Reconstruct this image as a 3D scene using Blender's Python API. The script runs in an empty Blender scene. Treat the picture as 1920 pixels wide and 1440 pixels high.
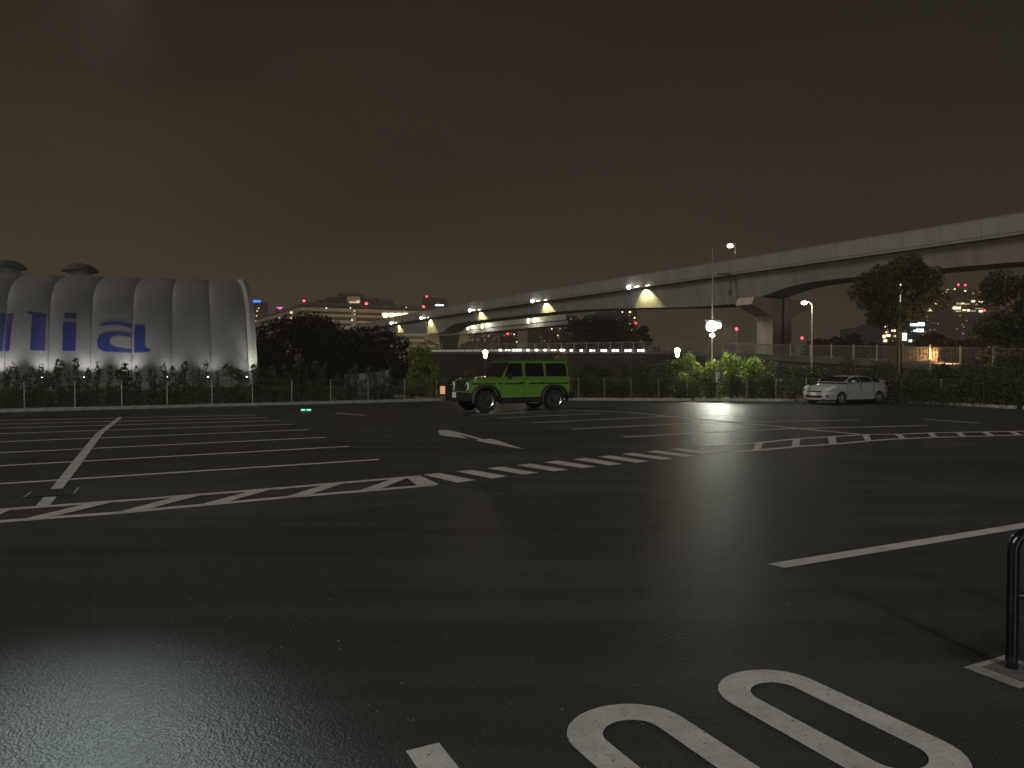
import bpy, bmesh, math, random
import numpy as np
from mathutils import Vector, Matrix, geometry

random.seed(7); RNG = np.random.default_rng(11)
sc = bpy.context.scene
# ------------------------------------------------------------------ camera, world, sun, exposure
F, YH, EYE = 1331.0, 692.0, 1.6
PITCH = math.atan((720 - YH) / F)
cam = bpy.data.objects.new('camera', bpy.data.cameras.new('camera'))
sc.collection.objects.link(cam); sc.camera = cam
cam.location = (0, 0, EYE); cam.rotation_euler = (math.pi/2 - PITCH, 0, 0)
cam.data.sensor_width = 36; cam.data.lens = F/1920*36
cam.data.clip_start = 0.05; cam.data.clip_end = 3000

world = bpy.data.worlds.new('World'); sc.world = world; world.use_nodes = True
nt = world.node_tree; bg = nt.nodes['Background']
tc = nt.nodes.new('ShaderNodeTexCoord'); sep = nt.nodes.new('ShaderNodeSeparateXYZ')
nt.links.new(tc.outputs['Generated'], sep.inputs[0])
ramp = nt.nodes.new('ShaderNodeValToRGB')
nz = nt.nodes.new('ShaderNodeTexNoise'); nz.inputs['Scale'].default_value = 1.7; nz.inputs['Detail'].default_value = 4
mp = nt.nodes.new('ShaderNodeMapping'); mp.inputs['Scale'].default_value = (1, 1, 3.2)
nt.links.new(tc.outputs['Generated'], mp.inputs[0]); nt.links.new(mp.outputs[0], nz.inputs['Vector'])
ma = nt.nodes.new('ShaderNodeMath'); ma.operation = 'MULTIPLY_ADD'; ma.inputs[1].default_value = 0.46; 
nt.links.new(nz.outputs['Fac'], ma.inputs[0]); nt.links.new(sep.outputs['Z'], ma.inputs[2])
ms = nt.nodes.new('ShaderNodeMath'); ms.operation = 'SUBTRACT'; ms.inputs[1].default_value = 0.235
nt.links.new(ma.outputs[0], ms.inputs[0]); nt.links.new(ms.outputs[0], ramp.inputs[0])
cr = ramp.color_ramp
cr.elements[0].position = 0.0; cr.elements[0].color = (0.0475, 0.0345, 0.0215, 1)
cr.elements[1].position = 1.0; cr.elements[1].color = (0.010, 0.0075, 0.0065, 1)
e = cr.elements.new(0.10); e.color = (0.0410, 0.0280, 0.0160, 1)
e = cr.elements.new(0.28); e.color = (0.0305, 0.0195, 0.0110, 1)
e = cr.elements.new(0.50); e.color = (0.0165, 0.0100, 0.0070, 1)
mrx = nt.nodes.new('ShaderNodeMapRange'); mrx.inputs['From Min'].default_value = -0.6; mrx.inputs['From Max'].default_value = 0.7
nt.links.new(sep.outputs['X'], mrx.inputs['Value'])
tint = nt.nodes.new('ShaderNodeMix'); tint.data_type = 'RGBA'; tint.inputs['A'].default_value = (0.92, 0.90, 0.88, 1); tint.inputs['B'].default_value = (0.72, 0.88, 1.14, 1)
nt.links.new(mrx.outputs[0], tint.inputs['Factor'])
mul = nt.nodes.new('ShaderNodeMix'); mul.data_type = 'RGBA'; mul.blend_type = 'MULTIPLY'; mul.inputs['Factor'].default_value = 1
nt.links.new(ramp.outputs[0], mul.inputs['A']); nt.links.new(tint.outputs['Result'], mul.inputs['B'])
nt.links.new(mul.outputs['Result'], bg.inputs['Color']); bg.inputs['Strength'].default_value = 1.0

sun = bpy.data.objects.new('city_glow', bpy.data.lights.new('city_glow', 'SUN'))
sc.collection.objects.link(sun)
sun.data.energy = 0.74; sun.data.angle = math.radians(25); sun.data.color = (1.0, 0.93, 0.82)
sun.rotation_euler = Vector((0.80, 0.30, -0.52)).to_track_quat('-Z', 'Y').to_euler()
sc.view_settings.view_transform = 'Standard'; sc.view_settings.look = 'None'
sc.view_settings.exposure = 0.0; sc.view_settings.gamma = 1.0; sc.view_settings.use_curve_mapping = False
sc.cycles.use_denoising = True
sc.cycles.max_bounces = 5; sc.cycles.diffuse_bounces = 2; sc.cycles.glossy_bounces = 2
sc.cycles.transmission_bounces = 3; sc.cycles.volume_bounces = 0; sc.cycles.transparent_max_bounces = 6
sc.cycles.sample_clamp_indirect = 3.0; sc.cycles.caustics_reflective = False; sc.cycles.caustics_refractive = False

# ------------------------------------------------------------------ projection helpers
def gp(x, y, h=0.0):
    cx = (x-960)/F; cy = -(y-720)/F
    d = Vector((cx, math.cos(PITCH)+cy*math.sin(PITCH), -math.sin(PITCH)+cy*math.cos(PITCH)))
    t = (h-EYE)/d.z
    return Vector((d.x*t, d.y*t, h))
def at(x, y, Y):
    cx = (x-960)/F; cy = -(y-720)/F
    d = Vector((cx, math.cos(PITCH)+cy*math.sin(PITCH), -math.sin(PITCH)+cy*math.cos(PITCH)))
    t = Y/d.y
    return Vector((d.x*t, Y, EYE+d.z*t))
def onplan(px, A, B):
    """plan point of line A-B seen in pixel column px"""
    k = (px-960)/F
    dx, dy = B[0]-A[0], B[1]-A[1]
    t = (k*A[1]-A[0])/(dx-k*dy)
    return Vector((A[0]+dx*t, A[1]+dy*t, 0))

# ------------------------------------------------------------------ materials
MATS = {}
def mat(name, col, rough=0.6, var=0.12, scale=8.0, bump=0.0, metal=0.0, emit=None, est=0.0, coat=0.0, spec=0.5, bscale=None, coord='Object', stretch=None):
    if name in MATS: return MATS[name]
    m = bpy.data.materials.new(name); m.use_nodes = True; t = m.node_tree; b = t.nodes['Principled BSDF']
    b.inputs['Roughness'].default_value = rough; b.inputs['Metallic'].default_value = metal
    b.inputs['Coat Weight'].default_value = coat; b.inputs['Specular IOR Level'].default_value = spec
    c = (col[0], col[1], col[2], 1)
    tcn = t.nodes.new('ShaderNodeTexCoord')
    if var > 0:
        n = t.nodes.new('ShaderNodeTexNoise'); n.inputs['Scale'].default_value = scale; n.inputs['Detail'].default_value = 5
        if stretch:
            mpn = t.nodes.new('ShaderNodeMapping'); mpn.inputs['Scale'].default_value = stretch; n.inputs['Roughness'].default_value = .62
            t.links.new(tcn.outputs[coord], mpn.inputs[0]); t.links.new(mpn.outputs[0], n.inputs['Vector'])
        else: t.links.new(tcn.outputs[coord], n.inputs['Vector'])
        r = t.nodes.new('ShaderNodeValToRGB'); r.color_ramp.elements[0].position = 0.3; r.color_ramp.elements[1].position = 0.72
        r.color_ramp.elements[0].color = tuple(v*(1-var) for v in col)+(1,); r.color_ramp.elements[1].color = tuple(min(1, v*(1+var)) for v in col)+(1,)
        t.links.new(n.outputs['Fac'], r.inputs[0]); t.links.new(r.outputs[0], b.inputs['Base Color'])
    else: b.inputs['Base Color'].default_value = c
    if bump > 0:
        n2 = t.nodes.new('ShaderNodeTexNoise'); n2.inputs['Scale'].default_value = bscale or scale*4; n2.inputs['Detail'].default_value = 4
        t.links.new(tcn.outputs[coord], n2.inputs['Vector'])
        bp = t.nodes.new('ShaderNodeBump'); bp.inputs['Strength'].default_value = bump; bp.inputs['Distance'].default_value = 0.02
        t.links.new(n2.outputs['Fac'], bp.inputs['Height']); t.links.new(bp.outputs[0], b.inputs['Normal'])
    if emit:
        b.inputs['Emission Color'].default_value = (*emit, 1); b.inputs['Emission Strength'].default_value = est
    MATS[name] = m; return m
def glow(name, col, st):
    return mat(name, (0.6, 0.6, 0.6), 0.4, 0, emit=col, est=st)
def asphalt_mat():
    m = bpy.data.materials.new('asphalt'); m.use_nodes = True; t = m.node_tree; b = t.nodes['Principled BSDF']
    L = t.links.new; N = t.nodes.new
    def noise(scale, det, vec=None, rough=.5):
        n = N('ShaderNodeTexNoise'); n.inputs['Scale'].default_value = scale; n.inputs['Detail'].default_value = det; n.inputs['Roughness'].default_value = rough
        L(vec or tcn.outputs['Object'], n.inputs[0]); return n
    def ramp_(src, p0, p1, c0, c1):
        r = N('ShaderNodeValToRGB'); r.color_ramp.elements[0].position = p0; r.color_ramp.elements[1].position = p1
        r.color_ramp.elements[0].color = (c0,)*3+(1,) if not hasattr(c0, '__len__') else (*c0, 1); r.color_ramp.elements[1].color = (c1,)*3+(1,) if not hasattr(c1, '__len__') else (*c1, 1)
        L(src, r.inputs[0]); return r.outputs[0]
    def mul_(a, c):
        mx = N('ShaderNodeMix'); mx.data_type = 'RGBA'; mx.blend_type = 'MULTIPLY'; mx.inputs['Factor'].default_value = 1; L(a, mx.inputs['A']); L(c, mx.inputs['B']); return mx.outputs['Result']
    tcn = N('ShaderNodeTexCoord')
    big = noise(0.30, 7, rough=.6); fine = noise(110, 3)
    col = ramp_(big.outputs['Fac'], .3, .72, (0.048, 0.050, 0.048), (0.076, 0.079, 0.075))
    col = mul_(col, ramp_(fine.outputs['Fac'], .35, .8, .6, 1.7))
    # paving lanes laid side by side, each a slightly different tone, with dark joints
    mp1 = N('ShaderNodeMapping'); mp1.inputs['Rotation'].default_value = (0, 0, math.radians(-31)); L(tcn.outputs['Object'], mp1.inputs[0])
    br = N('ShaderNodeTexBrick'); br.inputs['Scale'].default_value = 1; br.inputs['Brick Width'].default_value = 38; br.inputs['Row Height'].default_value = 3.9; br.inputs['Mortar Size'].default_value = .012; br.inputs['Mortar Smooth'].default_value = .3
    br.inputs['Color1'].default_value = (.93, .93, .93, 1); br.inputs['Color2'].default_value = (1.1, 1.1, 1.1, 1); br.inputs['Mortar'].default_value = (.78, .78, .78, 1); L(mp1.outputs[0], br.inputs['Vector'])
    col = mul_(col, br.outputs['Color'])
    # tyre tracks: stretched noise along the driving direction; oil drips
    mp2 = N('ShaderNodeMapping'); mp2.inputs['Rotation'].default_value = (0, 0, math.radians(-28)); mp2.inputs['Scale'].default_value = (.06, 1.5, 1); L(tcn.outputs['Object'], mp2.inputs[0])
    tr = noise(1.0, 5, mp2.outputs[0], .65); col = mul_(col, ramp_(tr.outputs['Fac'], .36, .6, .72, 1.06))
    oil = noise(.9, 3); col = mul_(col, ramp_(oil.outputs['Fac'], .27, .36, .55, 1.0))
    vs = N('ShaderNodeTexVoronoi'); vs.inputs['Scale'].default_value = 3.5; L(tcn.outputs['Object'], vs.inputs[0])
    col = mul_(col, ramp_(vs.outputs['Distance'], .03, .07, 2.4, 1.0))
    L(col, b.inputs['Base Color'])
    rr = N('ShaderNodeMapRange'); rr.inputs['To Min'].default_value = 0.36; rr.inputs['To Max'].default_value = 0.48; L(tr.outputs['Fac'], rr.inputs['Value']); L(rr.outputs[0], b.inputs['Roughness'])
    vor = N('ShaderNodeTexVoronoi'); vor.inputs['Scale'].default_value = 75; L(tcn.outputs['Object'], vor.inputs[0])
    v2_ = N('ShaderNodeTexVoronoi'); v2_.inputs['Scale'].default_value = 28; v2_.feature = 'SMOOTH_F1'; L(tcn.outputs['Object'], v2_.inputs[0])
    h1 = N('ShaderNodeMath'); h1.operation = 'MULTIPLY_ADD'; h1.inputs[1].default_value = 0.6; L(fine.outputs['Fac'], h1.inputs[0]); L(vor.outputs['Distance'], h1.inputs[2])
    h2 = N('ShaderNodeMath'); h2.operation = 'MULTIPLY_ADD'; h2.inputs[1].default_value = 1.1; L(v2_.outputs['Distance'], h2.inputs[0]); L(h1.outputs[0], h2.inputs[2])
    bp = N('ShaderNodeBump'); bp.inputs['Strength'].default_value = 0.42; bp.inputs['Distance'].default_value = 0.005
    L(h2.outputs[0], bp.inputs['Height']); L(bp.outputs[0], b.inputs['Normal'])
    b.inputs['Specular IOR Level'].default_value = 0.08
    return m
def paint_mat():
    m = bpy.data.materials.new('road_paint'); m.use_nodes = True; t = m.node_tree; b = t.nodes['Principled BSDF']
    L = t.links.new; N = t.nodes.new
    tcn = N('ShaderNodeTexCoord')
    n = N('ShaderNodeTexNoise'); n.inputs['Scale'].default_value = 3; n.inputs['Detail'].default_value = 8; n.inputs['Roughness'].default_value = 0.7; L(tcn.outputs['Object'], n.inputs[0])
    r = N('ShaderNodeValToRGB'); r.color_ramp.elements[0].position = 0.28; r.color_ramp.elements[1].position = 0.6
    r.color_ramp.elements[0].color = (0.42, 0.40, 0.36, 1); r.color_ramp.elements[1].color = (0.62, 0.61, 0.57, 1)
    L(n.outputs['Fac'], r.inputs[0])
    s = N('ShaderNodeTexNoise'); s.inputs['Scale'].default_value = 45; s.inputs['Detail'].default_value = 4; L(tcn.outputs['Object'], s.inputs[0])
    rs = N('ShaderNodeValToRGB'); rs.color_ramp.elements[0].position = 0.62; rs.color_ramp.elements[1].position = 0.72
    L(s.outputs['Fac'], rs.inputs[0])
    mx = N('ShaderNodeMix'); mx.data_type = 'RGBA'; mx.inputs['B'].default_value = (0.16, 0.155, 0.14, 1)
    L(rs.outputs[0], mx.inputs['Factor']); L(r.outputs[0], mx.inputs['A']); L(mx.outputs['Result'], b.inputs['Base Color'])
    w2 = N('ShaderNodeTexNoise'); w2.inputs['Scale'].default_value = 14; w2.inputs['Detail'].default_value = 7; w2.inputs['Roughness'].default_value = .75; L(tcn.outputs['Object'], w2.inputs[0])
    rw = N('ShaderNodeValToRGB'); rw.color_ramp.elements[0].position = 0.56; rw.color_ramp.elements[1].position = 0.70; rw.color_ramp.elements[1].color = (.55, .55, .55, 1); L(w2.outputs['Fac'], rw.inputs[0])
    mx2 = N('ShaderNodeMix'); mx2.data_type = 'RGBA'; mx2.inputs['B'].default_value = (0.20, 0.195, 0.18, 1); L(rw.outputs[0], mx2.inputs['Factor']); L(mx.outputs['Result'], mx2.inputs['A']); L(mx2.outputs['Result'], b.inputs['Base Color'])
    b.inputs['Roughness'].default_value = 0.6
    bp = N('ShaderNodeBump'); bp.inputs['Strength'].default_value = 0.3; bp.inputs['Distance'].default_value = 0.004
    L(s.outputs['Fac'], bp.inputs['Height']); L(bp.outputs[0], b.inputs['Normal'])
    return m
def leaf_mat(name, c1, c2, trans=0.3):
    m = bpy.data.materials.new(name); m.use_nodes = True; t = m.node_tree; b = t.nodes['Principled BSDF']
    L = t.links.new; N = t.nodes.new
    g = N('ShaderNodeNewGeometry'); r = N('ShaderNodeValToRGB')
    r.color_ramp.elements[0].color = (*c1, 1); r.color_ramp.elements[1].color = (*c2, 1)
    L(g.outputs['Random Per Island'], r.inputs[0]); L(r.outputs[0], b.inputs['Base Color']); b.inputs['Roughness'].default_value = 0.55
    b.inputs['Specular IOR Level'].default_value = 0.3
    tr = N('ShaderNodeBsdfTranslucent'); L(r.outputs[0], tr.inputs['Color'])
    ms = N('ShaderNodeMixShader'); ms.inputs[0].default_value = trans
    L(b.outputs[0], ms.inputs[1]); L(tr.outputs[0], ms.inputs[2]); L(ms.outputs[0], t.nodes['Material Output'].inputs['Surface'])
    return m
ASPH = asphalt_mat(); PAINT = paint_mat()
SOIL = mat('soil', (0.035, 0.032, 0.022), 0.95, 0.35, 2.0, 0.6)
CONC = mat('concrete', (0.27, 0.26, 0.24), 0.85, 0.15, 1.5, 0.2, bscale=25)
KERB = mat('kerb_concrete', (0.33, 0.32, 0.29), 0.85, 0.2, 3.0, 0.2, bscale=40)
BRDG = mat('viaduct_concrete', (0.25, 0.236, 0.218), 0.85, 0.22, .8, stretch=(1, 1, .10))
BRDG2 = mat('viaduct_parapet', (0.265, 0.26, 0.247), 0.7, 0.14, .7, stretch=(1, 1, .15))
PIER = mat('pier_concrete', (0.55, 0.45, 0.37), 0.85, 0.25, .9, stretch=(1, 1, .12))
MEMB = mat('white_membrane', (0.225, 0.225, 0.235), 0.55, 0.14, 0.5, 1.0, bscale=2.2, stretch=(1, 1, .3))
MEMB2 = mat('white_membrane_edge', (0.5, 0.5, 0.47), 0.5, 0.06, 0.6)
BLUE = mat('blue_print', (0.007, 0.028, 0.19), 0.5, 0.1, 1)
GALV = mat('galvanised_steel', (0.30, 0.30, 0.28), 0.45, 0.1, 6, metal=0.5)
GALVD = mat('weathered_steel', (0.10, 0.10, 0.09), 0.6, 0.2, 6, metal=0.3)
WIRE = mat('fence_wire', (0.10, 0.105, 0.09), 0.5, 0.0, metal=0.3)
BARK = mat('bark', (0.05, 0.04, 0.03), 0.9, 0.3, 6, 0.5)
LEAFY = leaf_mat('olive_leaves', (0.09, 0.11, 0.024), (0.26, 0.29, 0.075), 0.35)
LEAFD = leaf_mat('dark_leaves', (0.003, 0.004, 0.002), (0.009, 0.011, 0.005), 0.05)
LEAFS = leaf_mat('sapling_leaves', (0.040, 0.055, 0.018), (0.12, 0.145, 0.048), 0.35)
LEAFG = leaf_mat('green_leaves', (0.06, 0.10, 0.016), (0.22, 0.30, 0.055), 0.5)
LEAFM = leaf_mat('muted_leaves', (0.034, 0.042, 0.020), (0.085, 0.098, 0.044), 0.28)
BLACKP = mat('black_plastic', (0.012, 0.012, 0.013), 0.5, 0.1, 20)
GREENP = mat('green_car_paint', (0.135, 0.30, 0.042), 0.30, 0.03, 3, coat=0.6)
ROOFP = mat('dark_green_roof', (0.02, 0.065, 0.012), 0.3, 0.05, 3, coat=0.6)
WHITEP = mat('white_car_paint', (0.36, 0.36, 0.35), 0.35, 0.03, 3, coat=0.6)
GLASS = mat('tinted_glass', (0.006, 0.007, 0.009), 0.08, 0, spec=0.8)
TYRE = mat('tyre_rubber', (0.014, 0.014, 0.014), 0.8, 0.2, 20, 0.3)
RIMB = mat('dark_alloy', (0.09, 0.09, 0.095), 0.35, 0.0, metal=0.6)
CHROME = mat('bright_metal', (0.65, 0.65, 0.65), 0.22, 0, metal=1.0)
LENS = mat('lamp_lens', (0.55, 0.58, 0.55), 0.15, 0, spec=0.8)
LINE = mat('panel_gap', (0.008, 0.03, 0.004), 0.6, 0)
PLATE = mat('number_plate', (0.85, 0.87, 0.82), 0.5, 0)
RED = glow('red_beacon', (1, 0.03, 0.05), 9); BLUEL = glow('blue_neon', (0.03, 0.15, 1), 3.5); PINKL = glow('pink_neon', (0.9, 0.2, 0.9), 2)
WARM = glow('warm_window', (1.0, 0.72, 0.38), 2.6); COOL = glow('cool_window', (0.8, 0.95, 1.0), 3.0); YEL = glow('yellow_window', (1.0, 0.92, 0.55), 3.0)
FAINT = glow('faint_window', (1.0, 0.8, 0.55), 0.22)
DIMW = glow('dim_window', (1.0, 0.7, 0.4), 0.7)
LEDW = glow('white_led', (1, 0.97, 0.9), 14); LAMPO = glow('orange_lamp', (1, 0.55, 0.25), 14); LAMPW = glow('warm_lamp', (1, 0.8, 0.55), 18)
FLOODM = glow('floodlight_led', (1, 0.97, 0.86), 14); YLED = glow('yellow_led', (1, 0.93, 0.62), 10)

# ------------------------------------------------------------------ object helpers
COL = sc.collection
ORD = 'first second third fourth fifth sixth seventh eighth ninth tenth eleventh twelfth thirteenth fourteenth fifteenth sixteenth seventeenth eighteenth nineteenth twentieth twenty-first twenty-second twenty-third twenty-fourth twenty-fifth twenty-sixth twenty-seventh'.split()
class MB:
    def __init__(s): s.v = []; s.f = []
    def add(s, v, f):
        o = len(s.v); s.v += [tuple(p) for p in v]; s.f += [tuple(i+o for i in q) for q in f]; return s
    def box(s, c, d, R=None):
        R = R or Matrix.Identity(3); c = Vector(c); v = []
        for z in (-.5, .5):
            for x, y in ((-.5, -.5), (.5, -.5), (.5, .5), (-.5, .5)):
                v.append(c + R @ Vector((x*d[0], y*d[1], z*d[2])))
        return s.add(v, [(0,3,2,1),(4,5,6,7),(0,1,5,4),(1,2,6,5),(2,3,7,6),(3,0,4,7)])
    def beam(s, a, b, w, h):
        a = Vector(a); b = Vector(b); d = b-a; q = d.to_track_quat('X', 'Z').to_matrix()
        return s.box((a+b)/2, (d.length, w, h), q)
    def tube(s, pts, rad, n=8, cap=True):
        pts = [Vector(p) for p in pts]; m = len(pts)
        if not hasattr(rad, '__len__'): rad = [rad]*m
        v = []; up = Vector((0, 0, 1)); prev = None
        for i, p in enumerate(pts):
            d = (pts[min(i+1, m-1)]-pts[max(i-1, 0)]).normalized()
            a = prev - d*prev.dot(d) if prev is not None else d.cross(up if abs(d.z) < .95 else Vector((1, 0, 0)))
            a.normalize(); prev = a; b = d.cross(a)
            for k in range(n):
                t = 2*math.pi*k/n; v.append(p+(a*math.cos(t)+b*math.sin(t))*rad[i])
        f = [(i*n+k, i*n+(k+1) % n, (i+1)*n+(k+1) % n, (i+1)*n+k) for i in range(m-1) for k in range(n)]
        if cap: f += [tuple(range(n))[::-1], tuple(range((m-1)*n, m*n))]
        return s.add(v, f)
    def lathe(s, prof, c=(0, 0, 0), axis='z', n=24):
        """prof: list of (radius, along-axis)"""
        c = Vector(c); v = []
        for r, h in prof:
            for k in range(n):
                t = 2*math.pi*k/n; x, y = r*math.cos(t), r*math.sin(t)
                v.append(c + (Vector((x, y, h)) if axis == 'z' else Vector((x, h, y)) if axis == 'y' else Vector((h, x, y))))
        m = len(prof)
        f = [(i*n+k, i*n+(k+1) % n, (i+1)*n+(k+1) % n, (i+1)*n+k) for i in range(m-1) for k in range(n)]
        return s.add(v, f)
    def prism(s, poly, y0, y1):
        """poly in (x,z), extruded along y"""
        n = len(poly); tris = geometry.tessellate_polygon([[Vector((x, z, 0)) for x, z in poly]])
        v = [(x, y0, z) for x, z in poly]+[(x, y1, z) for x, z in poly]
        f = [tuple(t) for t in tris]+[tuple(i+n for i in t)[::-1] for t in tris]
        f += [(i, (i+1) % n, (i+1) % n+n, i+n) for i in range(n)]
        return s.add(v, f)
    def loft(s, secs, closed=True, cap=True):
        n = len(secs[0]); v = [p for q in secs for p in q]
        r = n if closed else n-1
        f = [(i*n+k, i*n+(k+1) % n, (i+1)*n+(k+1) % n, (i+1)*n+k) for i in range(len(secs)-1) for k in range(r)]
        if cap and closed: f += [tuple(range(n))[::-1], tuple(range((len(secs)-1)*n, len(secs)*n))]
        return s.add(v, f)
    def mesh(s, name, m, smooth=False, fix=True):
        me = bpy.data.meshes.new(name); me.from_pydata(s.v, [], s.f); me.update()
        if fix:
            b = bmesh.new(); b.from_mesh(me); bmesh.ops.recalc_face_normals(b, faces=b.faces); b.to_mesh(me); b.free()
        if m: me.materials.append(m)
        if smooth:
            me.shade_smooth()
            try: me.set_sharp_from_angle(angle=math.radians(38))
            except Exception: pass
        return me
    def build(s, name, m, parent=None, smooth=False, fix=True, loc=None):
        o = bpy.data.objects.new(name, s.mesh(name, m, smooth, fix)); COL.objects.link(o)
        if parent: o.parent = parent
        if loc is not None: o.location = loc
        return o
def inst(name, me, parent=None, loc=(0, 0, 0), rz=0, s=1):
    o = bpy.data.objects.new(name, me); COL.objects.link(o); o.parent = parent
    o.location = loc; o.rotation_euler = (0, 0, rz); o.scale = (s, s, s) if not hasattr(s, '__len__') else s
    return o
def tag(o, label=None, cat=None, group=None, kind=None):
    for k, v in (('label', label), ('category', cat), ('group', group), ('kind', kind)):
        if v: o[k] = v
    return o
def thing(name, label, cat, loc=(0, 0, 0), rz=0, group=None):
    o = bpy.data.objects.new(name, None); COL.objects.link(o); o.location = loc; o.rotation_euler = (0, 0, rz)
    return tag(o, label, cat, group)
def lamp(name, kind, parent, loc, power, col, size=0.1, aim=None, cone=None, blend=0.5, soft=None):
    l = bpy.data.lights.new(name, kind); l.energy = power; l.color = col
    if kind in ('POINT', 'SPOT'): l.shadow_soft_size = size
    if kind == 'AREA': l.size = size
    if kind == 'SPOT' and cone: l.spot_size = math.radians(cone); l.spot_blend = blend
    o = bpy.data.objects.new(name, l); COL.objects.link(o); o.parent = parent; o.location = loc
    if aim is not None: o.rotation_euler = Vector(aim).to_track_quat('-Z', 'Y').to_euler()
    return o

# ------------------------------------------------------------------ ground, lot, road
def sheet(name, pts, z, m, kind='structure', parent=None):
    pts = [Vector((p[0], p[1], z)) for p in pts]
    tr = geometry.tessellate_polygon([pts]); mb = MB(); mb.add(pts, [tuple(t) for t in tr])
    o = mb.build(name, m, parent, fix=False)
    for p in o.data.polygons:
        if p.normal.z < 0: p.flip()
    if kind: o['kind'] = kind
    return o
sheet('ground', [(-1500, -60), (1500, -60), (1500, 2500), (-1500, 2500)], -0.02, SOIL)
KL0, KL1 = gp(0, 773), gp(826, 751.5)
dl = (KL1-KL0).normalized(); nl = Vector((-dl.y, dl.x, 0))
KLs = KL0 - dl*34
KR = [gp(1072, 750.5), gp(1300, 751.5), gp(1500, 753), gp(1690, 755), gp(1920, 767)]
KR.append(KR[-1] + (KR[-1]-KR[-2]).normalized()*26)
lot = [KLs, KL1, KL1+nl*26, KR[0]+nl*26+Vector((2, 0, 0))] + KR + [Vector((60, -40, 0)), Vector((-60, -40, 0))]
sheet('parking_lot', lot, 0.0, ASPH)

def kerb(a, b, parent, me):
    d = b-a; L = d.length; n = int(L/0.6); rz = math.atan2(d.y, d.x)
    for i in range(n):
        p = a + d.normalized()*(0.3+0.6*i)
        inst('kerbstone', me, parent, (p.x, p.y, random.uniform(-.004, .004)), rz+random.uniform(-.004, .004))
kme = MB()
kme.add([(-.296, -.09, -.05), (.296, -.09, -.05), (.296, .09, -.05), (-.296, .09, -.05), (-.296, -.09, .10), (.296, -.09, .10), (.296, .09, .125), (-.296, .09, .125), (-.296, -.065, .125), (.296, -.065, .125)],
        [(0, 3, 2, 1), (0, 1, 5, 4), (4, 5, 9, 8), (8, 9, 6, 7), (2, 3, 7, 6), (1, 2, 6, 9, 5), (0, 4, 8, 7, 3)])
kme = kme.mesh('kerbstone', KERB)
kl = thing('kerb', 'low concrete kerb along the left hedge and dome side of the lot', 'kerb')
kerb(KLs, KL1, kl, kme); kerb(KL1, KL1+nl*6, kl, kme)
kr = thing('kerb', 'low concrete kerb along the right hedge behind the white hatchback', 'kerb')
for a, b in zip(KR[:-1], KR[1:]): kerb(a, b, kr, kme)
kerb(KR[0], KR[0]+nl*6, kr, kme)

# ------------------------------------------------------------------ painted markings (pixel traces put down on the ground plane)
def line_mark(p0, p1, w, z=0.004, name='parking_line'):
    a, b = gp(*p0), gp(*p1); d = (b-a).normalized(); n = Vector((-d.y, d.x, 0))*w/2
    return sheet(name, [a-n, b-n, b+n, a+n], z, PAINT)
def poly_mark(pts, name, z=0.004, m=None):
    return sheet(name, [gp(*p) for p in pts], z, m or PAINT)
S1 = 2.2326; c1 = lambda pts: [(x/S1, 740+y/S1) for x, y in pts]
S2 = 3.0968; c2 = lambda pts: [(780+x/S2, 740+y/S2) for x, y in pts]
c3 = lambda pts: [(1300+x/S2, 740+y/S2) for x, y in pts]
S8 = 1.6; c8 = lambda pts: [(720+x/S8, 1220+y/S8) for x, y in pts]
# left stall lines, extended beyond the frame
for (x0, y0), (x1, y1) in [((0,374),(1585,272)), ((0,298.5),(1460,217)), ((0,244),(1363,179)), ((0,198),(1290,147)), ((0,164),(1228,124)), ((0,141),(1180,108)), ((0,124),(1120,96)), ((0,108),(1070,86))]:
    a, b = c1([(x0, y0), (x1, y1)]); A, B = gp(*a), gp(*b); A = A-(B-A).normalized()*5
    d = (B-A).normalized(); n = Vector((-d.y, d.x, 0))*.075
    sheet('stall_line', [A-n, B-n, B+n, A+n], 0.004, PAINT)
# left zebra island outline and bars
LW = 0.15
def edge_line(pts, w, name, z=0.004, ext=None):
    P = [gp(*p) for p in pts]
    if ext: P[0] = P[0] - (P[1]-P[0]).normalized()*ext
    L, R = [], []
    for i, p in enumerate(P):
        d = (P[min(i+1, len(P)-1)]-P[max(i-1, 0)]).normalized(); n = Vector((-d.y, d.x, 0))*w/2
        L.append(p+n); R.append(p-n)
    return sheet(name, L+R[::-1], z, PAINT)
edge_line(c1([(0,483),(500,446),(1120,397),(1640,352),(1750,343)]), LW, 'island_edge_line', ext=3)
edge_line(c1([(0,532),(500,495),(1180,432),(1820,379)]), LW, 'island_edge_line', ext=3)
for q in [[(0,492),(0,504),(60,478),(150,472),(90,472)],
          [(85,526),(190,521),(485,449),(380,455)], [(480,497),(585,490),(855,419),(760,424)], [(840,462),(940,454),(1145,396),(1060,402)],
          [(1180,434),(1280,426),(1450,369),(1365,377)], [(1500,404),(1590,397),(1712,348),(1648,353)], [(1700,349),(1756,340),(1840,378),(1752,386)]]:
    poly_mark(c1(q), 'island_stripe', 0.008)
# thick separator stripe with a utility cover cutting it
poly_mark(c1([(145,473),(205,470),(238,428),(182,431)]), 'wide_separator_line', 0.006)
poly_mark(c1([(212,397),(262,395),(345,285),(430,165),(513,95),(498,94),(400,165),(320,262)]), 'wide_separator_line', 0.008)
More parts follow.
